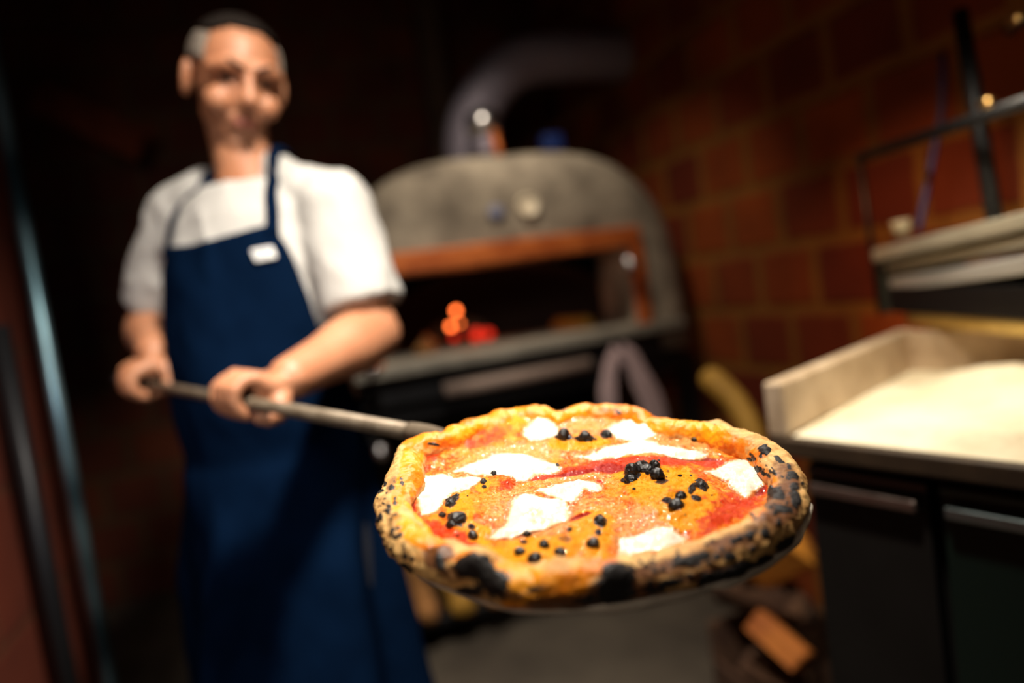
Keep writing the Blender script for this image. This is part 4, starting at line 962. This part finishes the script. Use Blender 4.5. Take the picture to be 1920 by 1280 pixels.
sweep(bm, [H(-.024, .078, -.066), H(-.010, .088, -.062), H(0, .090, -.063), H(.010, .088, -.062), H(.024, .078, -.066)], [.005, .007, .0065, .007, .005], 10)
sweep(bm, [H(-.020, .078, -.075), H(0, .088, -.077), H(.020, .078, -.075)], [.006, .008, .006], 10)
# arms
def limb(a, b, ra, rb, mid=None, seg=20):
    pts, rr = [], []
    for k in range(9):
        t = k/8; pts.append(a.lerp(b, t)); r = ra*(1-t)+rb*t
        if mid: r += mid*math.exp(-((t-.3)/.22)**2)
        rr.append(r)
    sweep(bm, pts, rr, seg)
limb(SR+fwd*.0, ER, .052, .040, .004); limb(ER, WR, .043, .029, .007)
limb(SL, EL_, .054, .046, .004); limb(EL_, WL, .048, .033, .008)
# hands closed round the handle
def fist(G, W, hd, side, spread, flip=1):
    """G centre of grip on the handle, hd handle direction, W wrist, side = way the fingers wrap first"""
    a = (W-G); a -= hd*a.dot(hd); a.normalize(); b = hd.cross(a); b = b if b.dot(side) > 0 else -b
    def at(th, r, h): th = math.radians(th); return G + (a*math.cos(th)+b*math.sin(th))*r + hd*h
    # palm: fan of overlapping bones from wrist to knuckles
    for i, h in enumerate(spread):
        k = at(58, .034, h); sweep(bm, [W+hd*h*.45, (W+at(12, .036, h))/2 + hd*h*.1, at(14, .034, h), k], [(.019, .019), (.0165, .0165), (.0155, .0155), (.0120, .0120)], 12)
        L = (1.0, 1.05, 1.0, .90)[i]; rr_ = (.0100, .0104, .0100, .0088)[i]
        kp = [at(58, .034, h), at(88, .0335*L, h*1.04), at(116, .0310*L, h*1.03), at(148, .0245, h*.98), at(180, .0198, h*.95), at(212, .0182, h*.93), at(236+6*i, .0176, h*.92)]
        sweep(bm, kp, [rr_*1.12, rr_*1.02, rr_*1.1, rr_*.98, rr_, rr_*.9, rr_*.8], 12)
    sweep(bm, [at(10, .024, spread[0]*.8), at(10, .024, spread[-1]*.8)], [.0145, .0145], 14)
    h0 = spread[0]; sg = 1 if h0 > 0 else -1
    kp = [W*.55+at(0, .032, h0*.5)*.45, at(-26, .037, h0+sg*.008), at(-55, .032, h0+sg*.018), at(-82, .0225, h0+sg*.022), at(-106, .0185, h0+sg*.020)]
    sweep(bm, kp, [.0170, .0165, .0142, .0128, .0100], 14)
    return at
fist(GL, WL, -HDIR, -CX+up*.15, (.034, .0125, -.009, -.030))
fist(GR, WR, -HDIR, -CX-up*.1, (.032, .011, -.010, -.030))
# legs and feet
FR, FL = Vector((PEL.x, PEL.y, 0)) - lat*.12 + fwd*.0, Vector((PEL.x, PEL.y, 0)) + lat*.13 + fwd*.10
for s, Fp in ((-1, FR), (1, FL)):
    hip = PEL + lat*s*.09 - up*.04; knee = hip.lerp(Fp, .5) + fwd*.02; knee.z = .48; ank = Fp+up*.09
    limb(hip, knee, .082, .052); limb(knee, ank, .054, .036, .008)
    sweep(bm, [Fp+up*.045-fwd*.04, Fp+up*.04+fwd*.06, Fp+up*.03+fwd*.15], [(.035, .035), (.038, .03), (.03, .02)], 16, up=lat)
for v in bm.verts: v.co = MI @ v.co
body = bake(bm, .0031, 4, .5)
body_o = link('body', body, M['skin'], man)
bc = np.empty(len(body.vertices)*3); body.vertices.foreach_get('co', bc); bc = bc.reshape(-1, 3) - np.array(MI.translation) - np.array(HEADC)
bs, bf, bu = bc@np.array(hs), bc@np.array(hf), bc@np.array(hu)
mshade = smst(bf, .01, .05)*(1-smst(bu, -.058, -.046))*smst(bu, -.125, -.115)*(1-smst(np.abs(bs), .050, .062))*(1-.7*np.exp(-((bs/.022)**2+((bu+.070)/.010)**2)))  # shade below the nose and round mouth and chin, painted into the skin
set_attr(body_o, 'mouth_shade', np.stack([mshade, mshade, mshade], 1))
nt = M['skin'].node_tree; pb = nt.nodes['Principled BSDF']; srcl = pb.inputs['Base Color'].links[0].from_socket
va = nt.nodes.new('ShaderNodeVertexColor'); va.layer_name = 'mouth_shade'; mm = nt.nodes.new('ShaderNodeMixRGB'); mu = nt.nodes.new('ShaderNodeMath'); mu.operation = 'MULTIPLY'; mu.inputs[1].default_value = .38
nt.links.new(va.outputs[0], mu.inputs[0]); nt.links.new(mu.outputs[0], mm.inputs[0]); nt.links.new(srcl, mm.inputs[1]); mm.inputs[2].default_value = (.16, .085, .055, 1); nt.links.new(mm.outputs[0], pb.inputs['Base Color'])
# eyes, brows, mouth line, hair
def part(name, fill, m, label=None, vox=None, sm=4):
    b = bmesh.new(); fill(b)
    for v in b.verts: v.co = MI @ v.co
    if vox: o = link(name, bake(b, vox, sm), m, man)
    else: o = from_bm(name, b, m, man)
    if label: o['label'] = label
    return o
for s in (-1, 1):
    part('eye', lambda b: ellipsoid(b, H(s*.031, .0745, .000), .015, .008, .0075, hs, hf, hu, 14), M['eye'])
    part('eyebrow', lambda b: sweep(b, [H(s*.014, .098, .021), H(s*.034, .094, .030), H(s*.056, .074, .021)], [.0036, .0042, .002], 8), M['hair'])
part('lips', lambda b: (sweep(b, [H(-.020, .085, -.069), H(0, .0975, -.067), H(.020, .085, -.069)], [.002, .0032, .002], 8), sweep(b, [H(-.017, .085, -.073), H(0, .096, -.0745), H(.017, .085, -.073)], [.002, .004, .002], 8)), M['lips'])
MSHADE = mat('mouth_shade', (.36, .17, .10), .8, base2=(.22, .11, .07), vscale=90)
def hairshell(b, lo, hi, grow):
    r = bmesh.ops.create_uvsphere(b, u_segments=64, v_segments=40, radius=1)
    kill = []
    for v in r['verts']:
        s, f, u = v.co; P3 = (s*(.078+grow), f*(.098+grow)-.012, u*(.083+grow)+.022)
        line = .064 + .030*smooth01((P3[1]-.02)/.05) - .075*smooth01((-P3[1]-.0)/.06) - .040*smooth01((abs(P3[0])-.045)/.03)*smooth01((.05-P3[1])/.04)
        if abs(P3[0]) > .055 and P3[1] < .045: line = min(line, .02)
        if P3[1] < -.02: line = min(line, .02-(-.02-P3[1])*1.2)
        v.co = H(*P3)
        if not (P3[2] > line and lo <= P3[2] < hi): kill.append(v)
    bmesh.ops.delete(b, geom=kill, context='VERTS')
def smooth01(t): t = max(0, min(1, t)); return t*t*(3-2*t)
hr = part('hair', lambda b: hairshell(b, .068, 1, .0045), M['hair'], 'dark cropped hair on top')
md = hr.modifiers.new('t', 'SOLIDIFY'); md.thickness = .006; md.offset = 0
hg = part('hair', lambda b: hairshell(b, -1, .071, .0030), M['grey_hair'], 'greying hair at the temples')
md = hg.modifiers.new('t', 'SOLIDIFY'); md.thickness = .004; md.offset = 0

# ---- white T-shirt
bm = bmesh.new(); tr = torso_rings(.014)
tr = tr[1:]; sweep(bm, [r[0]+up*(.05 if i == 0 else 0) for i, r in enumerate(tr)], [(r[1], r[2]) for r in tr], 40, 'flat', up=lat)
def sleeve(a, b, t1, ra, rb):
    a0 = a - (b-a).normalized()*.0; pts = [a0.lerp(b, t) for t in (0, .25, .5, .75, .95, 1.0)]
    pts = [a0 + (b-a0)*(t*t1) for t in (0, .25, .5, .75, .97, 1.0)]
    r = [ra + (rb-ra)*t for t in (0, .25, .5, .75, .97, 1.0)]; r[-1] += .0015; r[-2] += .0015
    sweep(bm, pts, r, 28, 'flat'); ellipsoid(bm, a0, ra, ra, ra*1.02)
sleeve(SR, ER, .80, .064, .062); sleeve(SL, EL_, .80, .069, .070)
# collar ring
nk = [NECKB + (lat*math.cos(t)*.068 + fwd*(math.sin(t)*.064)) + up*(-.022-.026*math.sin(t)) for t in np.linspace(0, 2*PI, 30)]
sweep(bm, nk, [.0085]*30, 10)
for s, S_ in ((1, SL), (-1, SR)):
    sweep(bm, [S_+up*.012, (S_+NECKB)/2+up*.004, NECKB+lat*s*.058-fwd*.015+up*.0], [.056, .046, .030], 16)
    sweep(bm, [S_-up*.06, S_.lerp(smid, .45)-up*.05, smid-up*.06], [.06, .08, .09], 16)
for v in bm.verts: v.co = MI @ v.co
me = bake(bm, .0045, 22, .5)
co = np.empty(len(me.vertices)*3); me.vertices.foreach_get('co', co); co = co.reshape(-1, 3); nr = np.empty(len(co)*3); me.vertex_normals.foreach_get('vector', nr); nr = nr.reshape(-1, 3)
fd = np.array(fwd); la = np.array(lat)
q = np.stack([co@la*9+co[:, 2]*5, co@fd*9, co[:, 2]*6-co@la*4], 1); n = fbm(q, 3)-.5; n2 = fbm(co*26, 2)-.5; rdg = 1-np.abs(fbm(q*1.7+9, 2)-.5)*4
co = co + nr*(.016*n+.0025*n2+.004*np.clip(rdg, 0, 1))[:, None]; me.vertices.foreach_set('co', co.ravel()); me.update()
shirt = link('t_shirt', me, M['white_cloth'], man); shirt['label'] = 'white short-sleeved T-shirt'
# ---- trousers, shoes
bm = bmesh.new()
sweep(bm, [PEL+up*.06, PEL, PEL-up*.10], [(.178, .136), (.178, .138), (.165, .125)], 32, 'flat', up=lat)
for s, Fp in ((-1, FR), (1, FL)):
    hip = PEL + lat*s*.09 - up*.04; knee = hip.lerp(Fp, .5) + fwd*.02; knee.z = .48; ank = Fp+up*.09
    limb(hip, knee, .095, .070); sweep(bm, [knee, ank.lerp(knee, .5), ank], [.070, .064, .060], 20, 'flat')
for v in bm.verts: v.co = MI @ v.co
trs = link('trousers', bake(bm, .007, 6), M['trouser'], man)
for s, Fp in ((-1, FR), (1, FL)):
    def sh(b): sweep(b, [Fp+up*.05-fwd*.05, Fp+up*.05+fwd*.05, Fp+up*.035+fwd*.16, Fp+up*.03+fwd*.20], [(.046, .046), (.048, .045), (.045, .030), (.035, .024)], 20, up=lat); box(b, (0,0,0), (.001,.001,.001))
    part('shoe', sh, M['shoe'], vox=.006)

# ---- apron: sheet laid on the shirt, falling free below the waist
dg = bpy.context.evaluated_depsgraph_get()
bv = BVHTree.FromPolygons([Vector(c)-MI.translation for c in co], [tuple(p.vertices) for p in me.polygons])
def axis_pt(z):
    t = (z-PEL.z)/(smid.z-PEL.z); c = PEL.lerp(smid, max(t, -1)) if t > 0 else Vector((PEL.x, PEL.y, z)); return Vector((c.x, c.y, z))
def ang_of(p):
    c = axis_pt(p.z); d = p-c; return math.atan2(d.dot(lat), d.dot(fwd))
TLp, TRp = P(344, 445, 1.255), P(519, 421, 1.15)
def surf_pt(z, th, off):
    c = axis_pt(z); d = fwd*math.cos(th)+lat*math.sin(th); o = c+d*.6
    # ignore arms: keep the hit nearest the expected trunk radius
    exp = 1/math.sqrt((math.sin(th)/.172)**2+(math.cos(th)/.139)**2)
    hit = bv.ray_cast(c+d*(exp+.035), -d, .12)
    r = (hit[0]-c).length if hit[0] is not None else exp
    r = min(max(r, exp-.03), exp+.03)
    return c, d, r+off
def rows():
    out = []; ztop = 1.338; zhem = .40; n = 96
    for j in range(n+1):
        z = ztop+(zhem-ztop)*j/n; out.append(z)
    return out
ZR = rows(); NC = 64; grid = []
def edges_at(z):
    # (z, right-hand angle of the man, left-hand angle)
    T_ = ((1.36, -.78, .92), (1.30, -.90, 1.08), (1.20, -1.15, 1.22), (1.16, -1.25, 1.26), (1.08, -1.40, 1.50), (.98, -1.60, 1.80), (.40, -1.60, 1.85))
    for (z0, a0, b0), (z1, a1, b1) in zip(T_, T_[1:]):
        if z <= z0 and z >= z1: t = (z0-z)/(z0-z1); return a0+(a1-a0)*t, b0+(b1-b0)*t
    return T_[-1][1], T_[-1][2]
for j, z in enumerate(ZR):
    a0, b0 = edges_at(z); row = []
    for i in range(NC+1):
        th = a0+(b0-a0)*i/NC; slope = .018*(i/NC-.5)*(1 if z > 1.1 else 0)
        zz_ = z + .012*math.sin(i/NC*PI)*(-1 if j < 10 else 0)*(1-j/10 if j < 10 else 0)
        if z > .93: c, d, r = surf_pt(zz_, th, .006)
        else:
            c = Vector((PEL.x, PEL.y, zz_)); d = fwd*math.cos(th)+lat*math.sin(th)
            k = (.93-z)/.53; aa_, bb_ = .188+.040*k, .160+.085*k
            r = 1/math.sqrt((math.sin(th)/aa_)**2+(math.cos(th)/bb_)**2)
            r += smooth01(k*2.2)*(.024*math.sin(th*6.0+1.2+k*.8)+.014*math.sin(th*11+k*2.0)) + .012*smooth01(k*3)*math.exp(-((th-.5)/.35)**2)
        row.append((c, d, r))
    grid.append(row)
RR = np.array([[g[2] for g in row] for row in grid])
for _ in range(7):
    Pd = np.pad(RR, 1, 'edge'); RR = (Pd[1:-1, 1:-1]*2+Pd[:-2, 1:-1]+Pd[2:, 1:-1]+Pd[1:-1, :-2]+Pd[1:-1, 2:])/6
V = []
for j, row in enumerate(grid):
    for i, (c, d, _) in enumerate(row): V.append(c+d*float(RR[j, i]))
V = np.array([list(v) for v in V]); D_ = np.array([list(g[1]) for row in grid for g in row])
wv_ = fbm(np.stack([V@la*10, V@fd*10, V[:, 2]*7+V@la*6], 1), 3)-.5; V = V + D_*(.014*np.clip(wv_+.15, 0, 1))[:, None]
V = V + np.array(MI.translation)
Fc = [(j*(NC+1)+i, j*(NC+1)+i+1, (j+1)*(NC+1)+i+1, (j+1)*(NC+1)+i) for j in range(len(ZR)-1) for i in range(NC)]
apron = pydata('apron', V, Fc, M['navy'], man); md = apron.modifiers.new('t', 'SOLIDIFY'); md.thickness = .0025; md.offset = 1
apron['label'] = 'navy blue bib apron'
G = V.reshape(len(ZR), NC+1, 3)-np.array(MI.translation)
def ribbon(name, pts, wd, parent, m, out=.008):
    pts = spline(pts, 10); L_, R_ = [], []; n = len(pts)
    Vv, Ff = [], []
    for i, p in enumerate(pts):
        loc, nrm, _, _ = bv.find_nearest(p)
        p2 = loc + nrm*out if (loc-p).length < .05 else p
        t = (pts[min(i+1, n-1)]-pts[max(i-1, 0)]).normalized(); s = t.cross(nrm).normalized()
        for k in (-1, 1): Vv.append(MI @ (p2+s*(wd/2*k)))
    for i in range(n-1): Ff.append((2*i, 2*i+1, 2*i+3, 2*i+2))
    o = pydata(name, Vv, Ff, m, parent); md = o.modifiers.new('t', 'SOLIDIFY'); md.thickness = .003; md.offset = 0; return o
cL, cR = Vector(G[1, 1]), Vector(G[1, NC-1])
ribbon('neck_strap', [cL-up*.01, P(362, 400, 1.27), P(382, 352, 1.30), NECKB-lat*.066-up*.002, NECKB-lat*.05-fwd*.06+up*.0], .020, apron, M['navy'])
ribbon('neck_strap', [cR-up*.01, P(515, 370, 1.19), P(514, 320, 1.215), P(513, 285, 1.25), NECKB+lat*.05-fwd*.06+up*.0], .022, apron, M['navy'])
# white sewn patch
j0 = min(range(len(ZR)), key=lambda j: min(abs(pix([G[j, i]])[1][0]-477)+abs(pix([G[j, i]])[0][0]-496) for i in range(0, NC+1, 2)))
i0 = min(range(NC+1), key=lambda i: abs(pix([G[j0, i]])[0][0]-496))
pc = Vector(G[j0, i0]); pu = (Vector(G[j0, min(i0+4, NC)])-Vector(G[j0, i0-4])).normalized(); pv = (Vector(G[j0-3, i0])-Vector(G[j0+3, i0])).normalized(); pn = pu.cross(pv).normalized(); pn = pn if pn.dot(fwd) > 0 else -pn
pmx = MI @ Matrix(((pu.x, pv.x, pn.x, pc.x), (pu.y, pv.y, pn.y, pc.y), (pu.z, pv.z, pn.z, pc.z), (0, 0, 0, 1)))
bm = bmesh.new(); box(bm, (-.018, -.011, .001), (.018, .011, .0065), .002, pmx); pt = from_bm('patch', bm, M['patch'], apron, False); pt['label'] = 'small white sewn patch'
bm = bmesh.new(); box(bm, (-.014, .002, .006), (.012, .0045, .0069), .0, pmx); box(bm, (-.014, -.005, .006), (.006, -.003, .0069), .0, pmx); from_bm('patch_print', bm, M['patch_mark'], pt, False)
ws = ribbon('waist_string', [Vector(G[34, 0])-fwd*.0, axis_pt(ZR[34])-lat*.16-fwd*.09, axis_pt(ZR[34])-fwd*.15, axis_pt(ZR[34])+lat*.16-fwd*.09, Vector(G[34, NC])], .014, apron, M['navy'])
